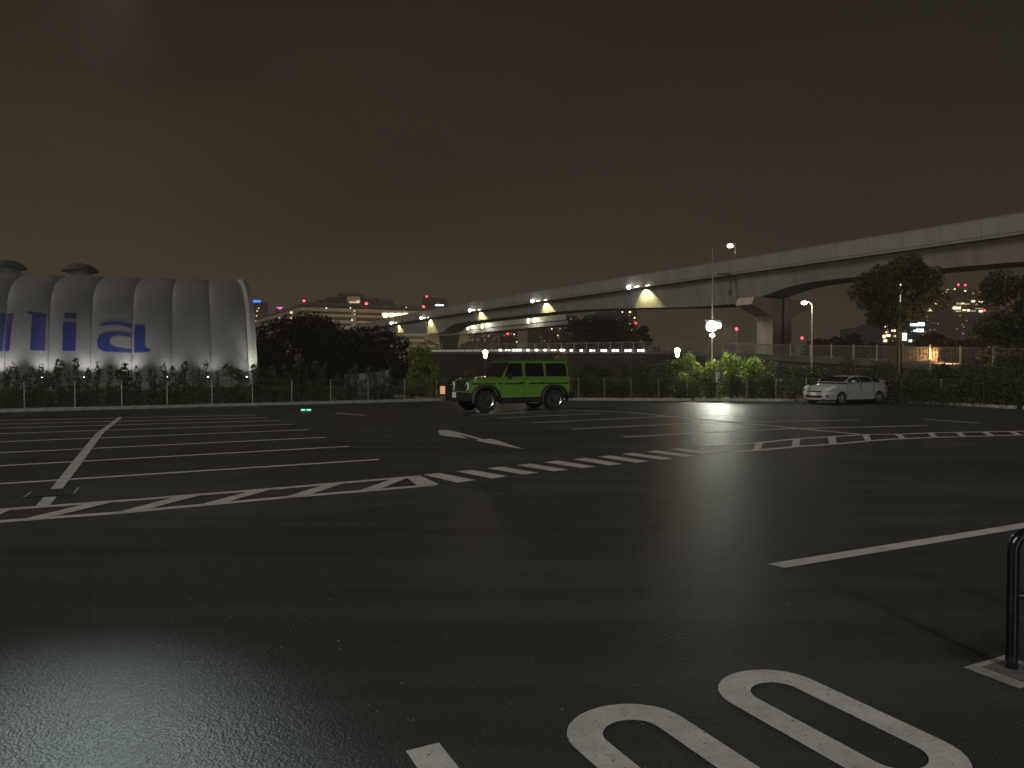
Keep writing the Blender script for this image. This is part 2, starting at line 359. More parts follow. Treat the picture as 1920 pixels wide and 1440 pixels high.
# transverse bars
for q in [[(42,466),(135,456),(345,497),(240,512)], [(235,447),(325,438),(532,474),(440,488)], [(413,428),(495,419),(712,455),(620,465)],
          [(583,410),(665,401),(888,437),(800,446)], [(745,393),(825,384),(1045,418),(965,427)], [(908,376),(985,368),(1203,403),(1125,412)],
          [(1055,361),(1130,354),(1353,387),(1280,396)], [(1195,346),(1260,339),(1492,371),(1425,379)], [(1335,331),(1395,324),(1628,355),(1565,362)],
          [(1470,318),(1530,312),(1755,341),(1700,348)], [(1590,305),(1640,302),(1790,333),(1750,337)]]:
    poly_mark(c2(q), 'crossing_bar')
# right ladder
edge_line(c3([(0,307),(130,300),(270,288),(400,278),(590,258),(830,243),(1000,232),(1200,230),(1400,222),(1920,213)]), LW, 'island_edge_line')
edge_line(c3([(110,338),(370,324),(600,302),(840,286),(1030,268),(1230,255),(1400,248),(1920,235)]), LW, 'island_edge_line')
def extend_right(a, b, w=LW):
    A, B = gp(*c3([a])[0]), gp(*c3([b])[0]); d = (B-A).normalized(); n = Vector((-d.y, d.x, 0))*w/2
    sheet('island_edge_line', [B-n, B+d*9-n, B+d*9+n, B+n], 0.004, PAINT)
extend_right((1400,222), (1920,213)); extend_right((1400,248), (1920,235))
for q in [[(150,297),(188,296),(168,336),(112,338)], [(365,281),(405,278),(390,322),(345,326)], [(578,262),(622,258),(615,301),(572,304)],
          [(778,247),(825,243),(832,284),(790,288)], [(980,234),(1020,232),(1033,267),(1000,270)], [(1168,232),(1208,230),(1233,255),(1200,258)],
          [(1360,226),(1395,224),(1418,247),(1385,250)], [(1520,224),(1555,222),(1585,243),(1555,245)], [(1675,220),(1710,218),(1750,238),(1715,240)],
          [(1830,217),(1865,215),(1905,233),(1870,236)]]:
    poly_mark(c3(q), 'island_stripe', 0.008)
# right stall lines and separator
for a, b, w in [((882.5,778.5),(1075,768),.12), ((933.5,784),(1130,775),.12), ((995.5,793),(1310,778),.13), ((1073,804.8),(1310,793),.13),
             ((1300,793),(1610,787.5),.12), ((1169,819.5),(1477,804),.14), ((1477,804),(1739,798),.13), ((1300,780),(1480,778),.1), ((860,773),(1000,766),.1)]:
    line_mark(a, b, w, 0.004, 'stall_line')
edge_line([(1061,769),(1180,773.5),(1300,785.5),(1480,802),(1612,815)], .16, 'separator_line', 0.008)
line_mark((1735,786), (1835,793.5), .14, 0.004, 'separator_line'); line_mark((632,774.5), (684,779), .16, 0.004, 'separator_line')
poly_mark([(1439,1058),(1472,1065.5),(1925,990),(1925,980)], 'stall_line')
# arrow
arr = c2([(127,209),(172,204),(240,218),(335,243),(390,260),(430,256),(478,268),(628,318),(480,294),(343,267),(368,264),(285,241),(245,233),(305,255),(240,249),(155,238),(140,234)])
poly_mark(arr, 'arrow_marking')
# painted digits 1 0 0
ax, nn = Vector((.46, -.888, 0)).normalized(), Vector((.888, .46, 0)).normalized()
def digit_pt(s, t): return nn*s + ax*t
def digit0(sc_, t0, t1, w, st, name='painted_digit'):
    out, inn = [], []
    def stad(w_, a, b, n=16):
        r = w_/2; pts = []
        ra = r*0.86
        for k in range(n+1):
            th = math.pi*k/n; pts.append(digit_pt(sc_ - r*math.cos(th), a+ra - ra*math.sin(th)))
        for k in range(n+1):
            th = math.pi*k/n; pts.append(digit_pt(sc_ + r*math.cos(th), b-ra + ra*math.sin(th)))
        return pts
    o = stad(w, t0, t1); i = stad(w-2*st, t0+st, t1-st); n = len(o)
    mb = MB(); mb.add([(p.x, p.y, .005) for p in o+i], [(k, (k+1) % n, (k+1) % n+n, k+n) for k in range(n)])
    ob = mb.build(name, PAINT, fix=False)
    for p in ob.data.polygons:
        if p.normal.z < 0: p.flip()
    ob['kind'] = 'structure'
digit0(2.753, -2.742, -1.59, .558, .150); digit0(1.885, -2.757, -1.59, .578, .152)
sheet('painted_digit', [digit_pt(.955, -2.808), digit_pt(1.103, -2.808), digit_pt(1.103, -1.6), digit_pt(.955, -1.6)], .005, PAINT)
# utility cover
uc = [gp(*p) for p in c1([(92,433),(127,408),(334,391),(317,418)])]
sheet('utility_cover', uc, .007, mat('cover_iron', (.05, .05, .048), .6, .2, 20, .3))
o = sheet('utility_cover_rim', [uc[0], uc[0]+(uc[3]-uc[0])*.06, uc[1]+(uc[2]-uc[1])*.06, uc[1]], .010, CONC)
sheet('utility_cover_rim', [uc[3], uc[3]+(uc[0]-uc[3])*.06, uc[2]+(uc[1]-uc[2])*.06, uc[2]], .010, CONC)
sheet('utility_cover_rim', [uc[0]+(uc[1]-uc[0])*.02, uc[0]+(uc[1]-uc[0])*.07, uc[3]+(uc[2]-uc[3])*.07, uc[3]+(uc[2]-uc[3])*.02], .0085, GALVD)
sheet('utility_cover_rim', [uc[0]+(uc[1]-uc[0])*.93, uc[0]+(uc[1]-uc[0])*.98, uc[3]+(uc[2]-uc[3])*.98, uc[3]+(uc[2]-uc[3])*.93], .0085, GALVD)
# small loose grit on the near asphalt
def grit():
    mb = MB()
    for i in range(420):
        x, y = RNG.uniform(-3.4, 1.2), RNG.uniform(2.6, 7); r = RNG.uniform(.0015, .0045)
        v = [(x+r*math.cos(a)*RNG.uniform(.7, 1.2), y+r*math.sin(a), 0.0) for a in (0, 1.6, 3.1, 4.7)]+[(x, y, r*1.1)]
        mb.add(v, [(0,1,4),(1,2,4),(2,3,4),(3,0,4)])
    tag(mb.build('grit', mat('grit_stone', (.35, .34, .32), .3, .3, 40)), kind='stuff', label='tiny loose grit grains scattered over the near asphalt', cat='grit')
grit()

# ------------------------------------------------------------------ foliage
def rand_dirs(n):
    v = RNG.normal(size=(n, 3)); return v/np.linalg.norm(v, axis=1)[:, None]
def leaves_mesh(name, cent, size, m, flat=0.0):
    """cent Nx3; one four-cornered leaf per centre"""
    n = len(cent); a = rand_dirs(n); b = rand_dirs(n); b = np.cross(a, b); b /= np.linalg.norm(b, axis=1)[:, None]
    s = size*RNG.uniform(.6, 1.3, (n, 1)); w = s*RNG.uniform(.4, .65, (n, 1))
    v = np.stack([cent-a*s, cent+b*w, cent+a*s, cent-b*w], 1).reshape(-1, 3)
    me = bpy.data.meshes.new(name); me.vertices.add(4*n); me.vertices.foreach_set('co', v.ravel())
    me.loops.add(4*n); me.loops.foreach_set('vertex_index', np.arange(4*n, dtype=np.int32))
    me.polygons.add(n); me.polygons.foreach_set('loop_start', np.arange(0, 4*n, 4, dtype=np.int32))
    me.update(calc_edges=True); me.validate(); me.materials.append(m); return me
def clumps(n, cents, rads):
    cents = np.array(cents, float); rads = np.array(rads, float)
    p = rads[:, 0]*rads[:, 2]; p = p/p.sum(); idx = RNG.choice(len(cents), n, p=p)
    r = RNG.uniform(0.25, 1, (n, 1))**(1/2.2)
    return cents[idx] + rand_dirs(n)*r*rads[idx]
def make_tree(name, label, loc, h, rw, m, nl=5000, leaf=.22, trunk_h=.35, nclump=26, group=None, cat='tree', squash=1.0, seed=None, trunk_r=None):
    t = thing(name, label, cat, loc, 0, group)
    r0 = trunk_r or h*.022; tp = h*trunk_h
    mb = MB(); mb.tube([(0, 0, -.1), (.03*h*.1, 0, tp*.5), (0, .02*h, tp), (.02*h, 0, h*.8)], [r0, r0*.85, r0*.7, r0*.2], 8)
    cs, rs = [], []
    for i in range(nclump):
        a = random.uniform(0, 6.28); zz = random.uniform(tp*.9, h*.93); u = (zz-tp*.8)/(h-tp*.8)
        env = rw*math.sqrt(max(.05, 1-(2*u-1)**2*.9))*squash
        rr = env*math.sqrt(random.uniform(.05, .8)); c = (rr*math.cos(a), rr*math.sin(a), zz)
        cr_ = rw*random.uniform(.22, .42); cs.append(c); rs.append((cr_, cr_, cr_*.75))
        if i % 2 == 0:
            z0 = tp*.8+(zz-tp)*.35; mb.tube([(0, 0, z0), (c[0]*.5, c[1]*.5, z0+(zz-z0)*.6), c], [r0*.4, r0*.25, r0*.08], 5)
    mb.build('trunk', BARK, t, True)
    me = leaves_mesh('crown', clumps(nl, cs, rs), leaf, m)
    inst('crown', me, t); return t

# saplings: narrow columnar young shrubs
SAP = []
def sapling_meshes(m, wide=.20, n=230, leaf=.055):
    h = 1.0
    k = random.randint(3, 6); cs, rs = [], []
    for i in range(k):
        z = .28+.66*(i+random.uniform(0, .7))/k; r = wide*random.uniform(.55, 1.1)*(1.1-.45*z)
        cs.append((random.uniform(-.1, .1)*wide*4, random.uniform(-.1, .1), z)); rs.append((r, r, .14))
    cs.append((0, 0, .2)); rs.append((wide*.8, wide*.8, .18))
    f = leaves_mesh('foliage', clumps(n, cs, rs), leaf, m)
    mb = MB(); mb.tube([(0, 0, 0), (.01, 0, .5), (-.01, .01, .96)], [.014, .010, .003], 5)
    for _ in range(5):
        z = random.uniform(.3, .85); a = random.uniform(0, 6.28); mb.tube([(0, 0, z), (.12*math.cos(a), .12*math.sin(a), z+.1)], [.006, .002], 4)
    return f, mb.mesh('stem', BARK)
SAPV = [sapling_meshes(LEAFS, random.uniform(.10, .17), 260, .036) for _ in range(8)]
def place_sapling(p, h, label, group, var=None, w=1.0, name='sapling', cat='sapling'):
    f, s = (var or random.choice(SAPV))
    t = thing(name, label, cat, p, random.uniform(0, 6.28), group)
    inst('foliage', f, t, s=(h*w, h*w, h)); inst('stem', s, t, s=(1.2, 1.2, h)); return t
def hedge_fill(name, label, A, B, h, depth, m, n, leaf=.06, off=0.9, lump=.35, parent=None):
    A = Vector(A); B = Vector(B); d = (B-A); L = d.length; u = d.normalized(); nn_ = Vector((-u.y, u.x, 0))
    s = RNG.uniform(0, L, n); hh = h*(1+lump*np.sin(s*1.7+1.3)*.5+lump*np.sin(s*4.1)*.35+lump*RNG.normal(0, .25, n))
    z = hh*(RNG.uniform(0, 1, n)**.75); dd = off + depth*RNG.uniform(-.5, .5, n)
    c = np.stack([A.x+u.x*s+nn_.x*dd, A.y+u.y*s+nn_.y*dd, np.maximum(z, .03)], 1)
    o = inst(name, leaves_mesh(name, c, leaf, m)); return tag(o, label, 'undergrowth', None, 'stuff')

# left: undergrowth and the row of saplings
hedge_fill('undergrowth', 'low dark undergrowth behind the left fence below the saplings', KLs+dl*8, KL1-dl*.3, .72, 1.5, LEAFM, 26000, .045, 1.35, .2)
hxs = [7,19,30,53,72,88,112,130,144,166,182,204,222,238,262,279,289,304,325,343,357,372,390,405,430,452,470,486,503,520,541,560,577,596,611,629,650,668,686,703,719,738]
LM0, LM1 = KL0+nl*1.2, KL1+nl*1.2
for i, x in enumerate(hxs):
    p = onplan(x+random.uniform(-3, 3), LM0, LM1) + nl*random.uniform(-.35, .5)
    h = random.uniform(1.6, 2.15) if x < 476 else random.uniform(1.65, 2.15)
    wide = random.uniform(.7, 1.2)
    if x == 238: lb = 'bushiest greenish sapling, in front of the blue letter a on the dome'; h = 1.95; wide = 1.9; g = None
    elif x == 430: lb = 'leafy sapling in front of the last dome panel, taller than its neighbours'; h = 2.1; wide = 1.6; g = None
    elif x == 596: lb = 'tall pointed sapling in front of the left dark tree, right of the dome'; h = 2.35; g = None
    elif x == 560: lb = 'tall broad sapling beneath the crown of the left dark tree'; h = 2.3; g = None
    elif x < 476: lb = 'slim sapling against the white dome, %s sapling from the left picture edge' % ORD[i]; g = 'saplings in front of the dome'
    else: lb = 'slim sapling before the dark trees, %s sapling right of the dome end' % ORD[i-26]; g = 'saplings in front of the dark trees'
    place_sapling(p, h, lb, g, w=wide)
for k in range(1, 6):
    p = KL0 - dl*(1.0*k+.4) + nl*1.4
    place_sapling(p, 1.8, 'slim sapling behind the wire fence, beyond the left picture edge', 'saplings beyond the left picture edge')
# bushy tree beside the entrance
def bush(name, label, p, h, w, m, n, leaf, group=None, cat='shrub', k=16, base=.0):
    t = thing(name, label, cat, p, 0, group); cs, rs = [], []
    mb = MB()
    for i in range(k):
        a = random.uniform(0, 6.28); z = h*random.uniform(.12+base, .86); r = w*random.uniform(.1, .75)*math.sqrt(max(.12, 1-(z/h)**2.5))
        c = (r*math.cos(a), r*math.sin(a), z); cs.append(c); q = w*random.uniform(.22, .4); rs.append((q, q, min(q*1.1, h-z+.03)))
        mb.tube([(0, 0, 0), (c[0]*.4, c[1]*.4, z*.5), c], [.02*h/2, .013*h/2, .004], 4)
    mb.build('stem', BARK, t); inst('foliage', leaves_mesh('foliage', clumps(n, cs, rs), leaf, m), t); return t
pe = onplan(814, LM0, LM1)
bush('bushy_tree', 'tall bright green bushy tree at the right end of the left hedge, beside the entrance', pe+nl*1.6, 3.1, 1.05, LEAFY, 4200, .075, cat='tree', k=28)
bush('bushy_tree', 'lower green shrub leaning over the last fence post by the entrance', onplan(818, LM0, LM1)+nl*.2, 2.1, .6, LEAFY, 1500, .07, cat='shrub')
# dark trees right of the dome
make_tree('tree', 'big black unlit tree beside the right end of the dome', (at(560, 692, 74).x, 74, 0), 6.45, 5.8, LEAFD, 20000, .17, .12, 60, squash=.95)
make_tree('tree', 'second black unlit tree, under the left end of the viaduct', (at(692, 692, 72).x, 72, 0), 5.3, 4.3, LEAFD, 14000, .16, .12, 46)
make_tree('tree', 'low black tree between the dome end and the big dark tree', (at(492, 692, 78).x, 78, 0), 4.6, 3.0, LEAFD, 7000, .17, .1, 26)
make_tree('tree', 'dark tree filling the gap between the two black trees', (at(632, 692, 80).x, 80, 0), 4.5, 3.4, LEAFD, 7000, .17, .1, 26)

# right hedge: shrubs behind the right kerb
def off_line(a, b, d):
    u = (b-a).normalized(); n = Vector((-u.y, u.x, 0)); return a+n*d, b+n*d
def right_pt(px, d):
    for a, b in zip(KR[:-1], KR[1:]):
        A, B = off_line(a, b, d); p = onplan(px, A, B); t = (p-A).dot(B-A)/(B-A).length_squared
        if -.02 <= t <= 1.0: return p
    return p
for i, (px, h, w, m, lb) in enumerate([
    (1098, 2.0, .8, LEAFM, 'dark shrub just right of the green off-roader, behind the kerb'),
    (1132, 2.0, .9, LEAFM, None), (1168, 2.1, .9, LEAFM, None), (1204, 2.0, .9, LEAFM, None), (1240, 2.1, .9, LEAFM, None),
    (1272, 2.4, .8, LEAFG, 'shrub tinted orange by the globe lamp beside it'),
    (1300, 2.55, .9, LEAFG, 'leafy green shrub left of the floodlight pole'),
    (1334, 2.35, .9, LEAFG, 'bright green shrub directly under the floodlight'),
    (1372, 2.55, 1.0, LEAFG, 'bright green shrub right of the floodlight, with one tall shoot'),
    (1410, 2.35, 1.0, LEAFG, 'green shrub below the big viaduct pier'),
    (1450, 2.1, 1.0, LEAFM, None), (1488, 1.9, 1.0, LEAFM, 'dim shrub behind the nose of the white hatchback'),
    (1530, 1.7, 1.1, LEAFM, 'low dim shrub above the bonnet of the white hatchback'), (1575, 1.75, 1.1, LEAFM, 'low dim shrub above the roof of the white hatchback'),
    (1622, 1.85, 1.1, LEAFM, 'dim shrub behind the tail of the white hatchback'), (1668, 1.9, 1.1, LEAFM, None), (1712, 1.7, 1.1, LEAFM, None),
    (1758, 1.8, 1.2, LEAFM, None), (1805, 1.9, 1.2, LEAFM, None), (1852, 1.95, 1.2, LEAFM, None), (1900, 1.9, 1.2, LEAFM, None), (1950, 1.9, 1.2, LEAFM, None)]):
    g = None
    if lb is None:
        if px < 1260: lb, g = 'dark muted hedge shrub, %s of four between the off-roader and the globe lamp' % ORD[i-1], 'dark shrubs left of the floodlight'
        elif px < 1500: lb, g = 'half-lit shrub in the hedge left of the white hatchback', None
        else: lb, g = 'dark hedge shrub, %s one right of the white hatchback' % ORD[i-15], 'dark shrubs right of the hatchback'
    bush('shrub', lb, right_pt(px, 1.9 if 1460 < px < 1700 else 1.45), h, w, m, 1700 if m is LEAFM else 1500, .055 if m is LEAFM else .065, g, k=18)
bush('shrub', 'slender shoot rising above the bright green hedge beside the red light', right_pt(1381, 1.5), 2.9, .22, LEAFG, 260, .06, k=6)
for a, b, n in zip(KR[:-1], KR[1:], (9000, 9000, 8000, 9000, 10000)):
    pass
fr = []
hedge_fill('undergrowth', 'low dark undergrowth behind the right fence below the shrubs', KR[0], KR[2], 1.1, 1.1, LEAFM, 11000, .05, .95)
hedge_fill('undergrowth', 'low dark undergrowth behind the white hatchback and the right end of the lot', KR[2], KR[4]+(KR[4]-KR[3])*.6, 1.2, 1.2, LEAFM, 14000, .05, 1.7)
# entrance side shrubs seen behind the car
for px, z, h, lb in [(846, 47, 1.3, 'low dark shrub beyond the entrance, left of the off-roader bonnet'), (880, 46, 1.5, 'low dark shrub beyond the entrance under the globe lamp'), (925, 48, 1.6, 'low dark shrub beyond the windscreen of the off-roader')]:
    q = at(px, 700, z); bush('shrub', lb, (q.x, z, 0), h, 1.1, LEAFM, 1000, .07)

q = at(1052, 700, 44)
bush('shrub', 'shrub with painted yellow light rising behind the rear roof of the off-roader', (q.x, 44, 0), 2.75, .95, leaf_mat('painted_yellow_light_leaves', (.16, .12, .02), (.55, .40, .09), .4), 1500, .075, k=18)  # yellow lamplight is put into the leaf colour, no lamp stands here
# ------------------------------------------------------------------ wire fences
def fence(name, label, pts, h=1.12):
    t = thing(name, label, 'fence')
    post = MB(); post.tube([(0, 0, 0), (0, 0, h)], .024, 8); post = post.mesh('post', GALV, True)
    for p in pts: inst('post', post, t, (p.x, p.y, 0))
    for a, b in zip(pts[:-1], pts[1:]):
        mb = MB(); mb.tube([(a.x, a.y, h-.02), (b.x, b.y, h-.02)], .014, 6); mb.build('top_rail', GALVD, t, True)
        d = b-a; L = d.length; u = d.normalized(); mb = MB(); H = h-.1; st = .11
        def w(s0, z0, s1, z1):
            mb.tube([(a.x+u.x*s0, a.y+u.y*s0, z0), (a.x+u.x*s1, a.y+u.y*s1, z1)], .0022, 3, False)
        s = -H
        while s < L:
            a0, a1 = max(s, 0), min(s+H, L)
            if a1 > a0: w(a0, .06+(a0-s), a1, .06+(a1-s)); w(a0, .06+H-(a0-s), a1, .06+H-(a1-s))
            s += st
        mb.build('wire_mesh', WIRE, t, fix=False)
    return t
FL0, FL1 = KL0+nl*.45, KL1+nl*.45
fpts = [FL0-dl*k for k in (7.2, 5.2, 3.2, 1.2)]+[onplan(x, FL0, FL1) for x in (45, 140, 228, 313, 397, 473, 547, 620, 690, 758, 818)]
fence('wire_fence', 'low chain-link fence with steel posts along the left kerb, in front of the dome', fpts)
rp = [right_pt(x, .45) for x in (1085, 1133, 1183, 1235, 1289, 1345, 1400, 1455, 1512, 1572, 1631, 1691, 1765, 1845, 1930, 2010)]
fence('wire_fence', 'low chain-link fence with steel posts along the right kerb, behind the white hatchback', rp, 1.15)
# small notice box on fence post
q = right_pt(1345, .38); t = thing('notice_board', 'small pale notice board on a post under the floodlight', 'sign', (q.x, q.y, 0))
mb = MB(); mb.tube([(0, 0, 0), (0, 0, 1.45)], .022, 8); mb.build('post', GALV, t)
MB().box((0, -.03, 1.28), (.22, .02, .34)).build('board', mat('pale_board', (.3, .36, .33), .5, .1, 8), t)

# ------------------------------------------------------------------ inflatable dome
DB = Vector((-39.2, 60, 0)); DE = Vector((.968, .25, 0)).normalized(); DN = Vector((-DE.y, DE.x, 0)); PW = 3.21
PROF = [(0, 0), (.04, 1.2), (.08, 2.4), (.13, 3.6), (.2, 4.8), (.32, 5.9), (.6, 7.2), (1.15, 8.35), (2.1, 9.2), (3.7, 9.8), (6.5, 10.1), (11, 10.25), (15.5, 10.1), (18.3, 9.8), (19.9, 9.2), (20.85, 8.35), (21.4, 7.2), (21.8, 4.4), (21.95, 2.2), (22, 0)]
def dprof(h):
    for (d0, h0), (d1, h1) in zip(PROF[:11], PROF[1:12]):
        if h <= h1: return d0+(d1-d0)*(h-h0)/(h1-h0)
    return 11
def dome_pt(u, d, h, out=0.0):
    """u along the wall in panels, d depth, h height"""
    fr_ = u-math.floor(u+1e-9); bul = .27*(abs(math.sin(math.pi*fr_))**.55)
    hz = h/10.5; nx = -1+2*min(1, max(0, d/22)); 
    nrm = (DN*(nx*1.0) + Vector((0, 0, hz*hz*1.1))).normalized()
    sh = 0
    if u > 1: sh = -((u-1)/4)**2*(.45*max(0, hz)+.9*max(0, hz)**8+.10*d)
    elif u < 1: sh = 0
    p = DB + DE*(u*PW+sh) + DN*d + Vector((0, 0, h))
    return p + nrm*(bul*min(1, .35+h/3) + out)
dome = thing('inflatable_dome', 'large white ribbed membrane dome with big blue lettering at the left', 'dome')
def dense_prof(n=48):
    P = np.array(PROF); s = np.r_[0, np.cumsum(np.hypot(*np.diff(P, axis=0).T))]; q = np.linspace(0, s[-1], n)
    return list(zip(np.interp(q, s, P[:, 0]), np.interp(q, s, P[:, 1])))
DP = dense_prof()
for k in range(-6, 5):
    mb = MB(); nu = 12; secs = []
    for i in range(nu+1):
        u = k + min(max(i/nu, .004), .996); secs.append([dome_pt(u, d, h) for d, h in DP])
    mb.loft(secs, closed=False, cap=False); mb.build('membrane_panel', MEMB, dome, True, fix=False)
    mb = MB(); mb.tube([dome_pt(k+1e-6, d, h, .015) for d, h in DP], .035, 5); mb.build('seam_rope', mat('seam', (.12, .12, .12), .7, .1), dome)
# end arch and end wall
mb = MB(); mb.loft([[dome_pt(5-1e-6, d, h, -.02) for d, h in DP], [dome_pt(5-1e-6, d, h, .28)+DE*.04 for d, h in DP], [dome_pt(5-1e-6, d, h, .34)+DE*.35+DN*0 for d, h in DP], [dome_pt(5-1e-6, d, h, .05)+DE*.75+DN*.1 for d, h in DP]], closed=False, cap=False)
mb.build('end_arch', MEMB2, dome, True, fix=False)
mb = MB(); ep = [dome_pt(5-1e-6, d, h, -.1)+DE*.6 for d, h in DP]; mb.add(ep, [tuple(range(len(ep)))]); mb.build('end_wall', MEMB, dome)
mb = MB(); mb.beam(DB-DE*20+DN*-.3+Vector((0, 0, .15)), DB+DE*16.6+DN*-.3+Vector((0, 0, .15)), .3, .3); mb.build('base_beam', CONC, dome)
# lettering
def px_to_wall(x, y):
    d = .5
    for _ in range(12):
        A = DB+DN*(d-.35); B = A+DE; p = onplan(x, A, B); u = (p-A).dot(DE)/PW
        h = EYE + (YH-y)/F*p.y*1.0; d = dprof(max(0, h))
    sh = -((u-1)/4)**2*(.45*h/10.5+.10*d) if u > 1 else 0
    return u-sh/PW, h
def letter(polys, px):
    mb = MB()
    for poly in polys:
        uv = [px_to_wall(*px(q)) for q in poly]
        b = bmesh.new(); vs = [b.verts.new((u, h, 0)) for u, h in uv]; b.faces.new(vs)
        us = [u for u, _ in uv]; hs = [h for _, h in uv]
        c = min(us)
        while c < max(us): bmesh.ops.bisect_plane(b, geom=b.verts[:]+b.edges[:]+b.faces[:], plane_co=(c, 0, 0), plane_no=(1, 0, 0)); c += .05
        c = min(hs)
        while c < max(hs): bmesh.ops.bisect_plane(b, geom=b.verts[:]+b.edges[:]+b.faces[:], plane_co=(0, c, 0), plane_no=(0, 1, 0)); c += .25
        bmesh.ops.triangulate(b, faces=b.faces[:])
        b.verts.index_update()
        mb.add([dome_pt(v.co.x, dprof(v.co.y), v.co.y, .03) for v in b.verts], [tuple(v.index for v in f.verts) for f in b.faces]); b.free()
    return mb.build('letter', BLUE, dome, fix=False)
pA = lambda q: (q[0]/6.2625, 550+q[1]/6.2625); pB = lambda q: (q[0]/3.84, 460+q[1]/3.84)
letter([[(-60,240),(58,241),(20,680),(-90,680)], [(86,240),(152,242),(102,682),(50,680)]], pA)
letter([[(312,240),(330,225),(545,245),(522,680),(357,668),(385,268),(340,255)]], pA)
letter([[(762,240),(908,245),(903,308),(760,300)], [(748,348),(903,355),(885,682),(732,678)]], pA)
letter([[(722,573),(760,560),(830,553),(890,558),(943,570),(943,597),(850,577),(722,585)],
        [(943,637),(860,626),(770,630),(715,652),(698,695),(705,740),(745,766),(850,770),(943,774),(943,750),(830,738),(795,720),(788,690),(805,662),(860,652),(943,662)],
        [(968,575),(1030,577),(1045,590),(1042,733),(1055,746),(1082,748),(1080,768),(962,773)]], pB)
# roof ventilators
for px, yb, lb in ((150, 514, 'mushroom roof ventilator cap on the dome, right one of two'), (14, 508, 'mushroom roof ventilator cap on the dome, cut by the left picture edge')):
    q = at(px, yb, 69.5); t = thing('roof_ventilator', lb, 'ventilator', (q.x, 69.5, q.z-.3))
    MB().lathe([(1.05, -.4), (1.05, .55), (.95, .6)], n=20).build('collar', MEMB, t, True)
    MB().lathe([(.95, .5), (1.55, .5), (1.6, .62), (1.35, .95), (.9, 1.2), (.4, 1.32), (0.01, 1.34)], n=24).build('cap', mat('vent_grey', (.10, .10, .095), .6, .1, 2), t, True)
# uplights at the rib feet
for k in range(-2, 6):
    q = DB+DE*(k*PW-.1)-DN*1.25
    t = thing('uplight', ('small uplight at a dome rib, %s from the left picture edge' % ORD[k] if k >= 0 else 'small uplight at a dome rib beyond the left picture edge'), 'uplight', (q.x, q.y, .0), math.atan2(DE.y, DE.x), 'uplights along the dome base')
    MB().box((0, 0, .80), (.3, .22, .2)).box((0, 0, .36), (.06, .06, .72)).build('housing', GALVD, t)
    MB().box((0, .05, .91), (.16, .10, .012)).box((.0, -.12, .92), (.035, .02, .035)).build('lens', LEDW, t)
    lamp('uplight_beam', 'SPOT', t, (0, 0, .97), 300 if k < 3 else 120, (1, .97, .88), .06, (0, .42, 1), 110, 1.0)
q = DB+DE*(5*PW+.9)-DN*1.6
t = thing('uplight', 'small ground uplight at the right end of the dome, lighting its end arch', 'uplight', (q.x, q.y, 0), math.atan2(DE.y, DE.x))
MB().box((0, 0, .42), (.3, .22, .2)).box((0, 0, .16), (.05, .05, .32)).build('housing', GALVD, t)
lamp('uplight_beam', 'SPOT', t, (0, 0, .6), 420, (1, .97, .85), .06, (-.10, .42, 1.0), 60, .8)
# low slatted screen between dome and hedge
t = thing('slatted_screen', 'low slatted metal screen in front of the dome base behind the saplings', 'screen')
sa, sb = onplan(-120, DB-DN*14, DB-DN*14+DE), onplan(330, DB-DN*14, DB-DN*14+DE)
for i in range(5):
    mb = MB(); z = .18+i*.13; mb.beam(sa+Vector((0, 0, z)), sb+Vector((0, 0, z)), .03, .07); mb.build('slat', GALV, t)
for i in range(9):
    p = sa+(sb-sa)*i/8; MB().box((p.x, p.y+.05, .38), (.05, .05, .76)).build('post', GALVD, t)
# grey panel fence behind the saplings
t = thing('panel_screen', 'grey panel screen behind the saplings near the entrance', 'screen')
for i, (x0, x1, y0, mm) in enumerate([(645, 668, 702, .06), (669, 693, 700, .16), (694, 712, 698, .10), (712, 726, 695, .11)]):
    a, b = at(x0, y0, 44), at(x1, y0, 44)
    MB().box(((a.x+b.x)/2, 44, a.z/2), (b.x-a.x-.03, .05, a.z)).build('panel', mat('panel_grey_%d' % i, (mm, mm, mm*1.12), .5, .15, 1), t)
a = at(727, 694, 43.9); MB().box((a.x, 43.9, a.z/2), (.09, .09, a.z)).build('post', GALV, t)

# ------------------------------------------------------------------ viaduct
VH = 15.0
vp = [gp(1920, 431, VH), gp(1597, 476.5, VH), gp(1367, 510, VH), gp(1186, 541, VH), gp(1048, 560, VH), gp(897, 579, VH), gp(806, 592.5, VH), gp(745, 604, VH), gp(700, 613.5, VH)]
vp = [vp[0]+(vp[0]-vp[1]).normalized()*30] + vp + [vp[-1]+(vp[-1]-vp[-2]).normalized()*25]
def smooth_path(P, step=2.0):
    pts = np.array([(p.x, p.y) for p in P]); s = np.r_[0, np.cumsum(np.hypot(*np.diff(pts, axis=0).T))]
    # quadratic-ish smoothing by polynomial fit
    cx = np.polyfit(s, pts[:, 0], 3); cy = np.polyfit(s, pts[:, 1], 3)
    q = np.arange(0, s[-1], step); return q, np.polyval(cx, q), np.polyval(cy, q)
qs, vx, vy = smooth_path(vp)
def vat(s):
    return Vector((np.interp(s, qs, vx), np.interp(s, qs, vy), 0))
def vdir(s):
    return (vat(min(s+1, qs[-1]))-vat(max(s-1, 0))).normalized()
def s_at_px(px):
    k = (vx/vy)*F+960; i = int(np.argmin(abs(k-px))); return qs[i]
sP = [s_at_px(1418), s_at_px(812)]; hpiers = [sP[0]-62, s_at_px(1378), sP[1]]
def vdepth(s): return 2.3+max(1.9*math.exp(-(abs(s-c)/(6.5 if s < c else 26))**2) for c in hpiers)
def vsec(s, prof):
    p = vat(s); d = vdir(s); n = Vector((d.y, -d.x, 0))  # points away from the camera side?
    if n.y < 0: n = -n
    return [p+n*a+Vector((0, 0, z)) for a, z in prof]
via = thing('viaduct', 'long pale concrete viaduct rising from the centre to the upper right', 'viaduct')
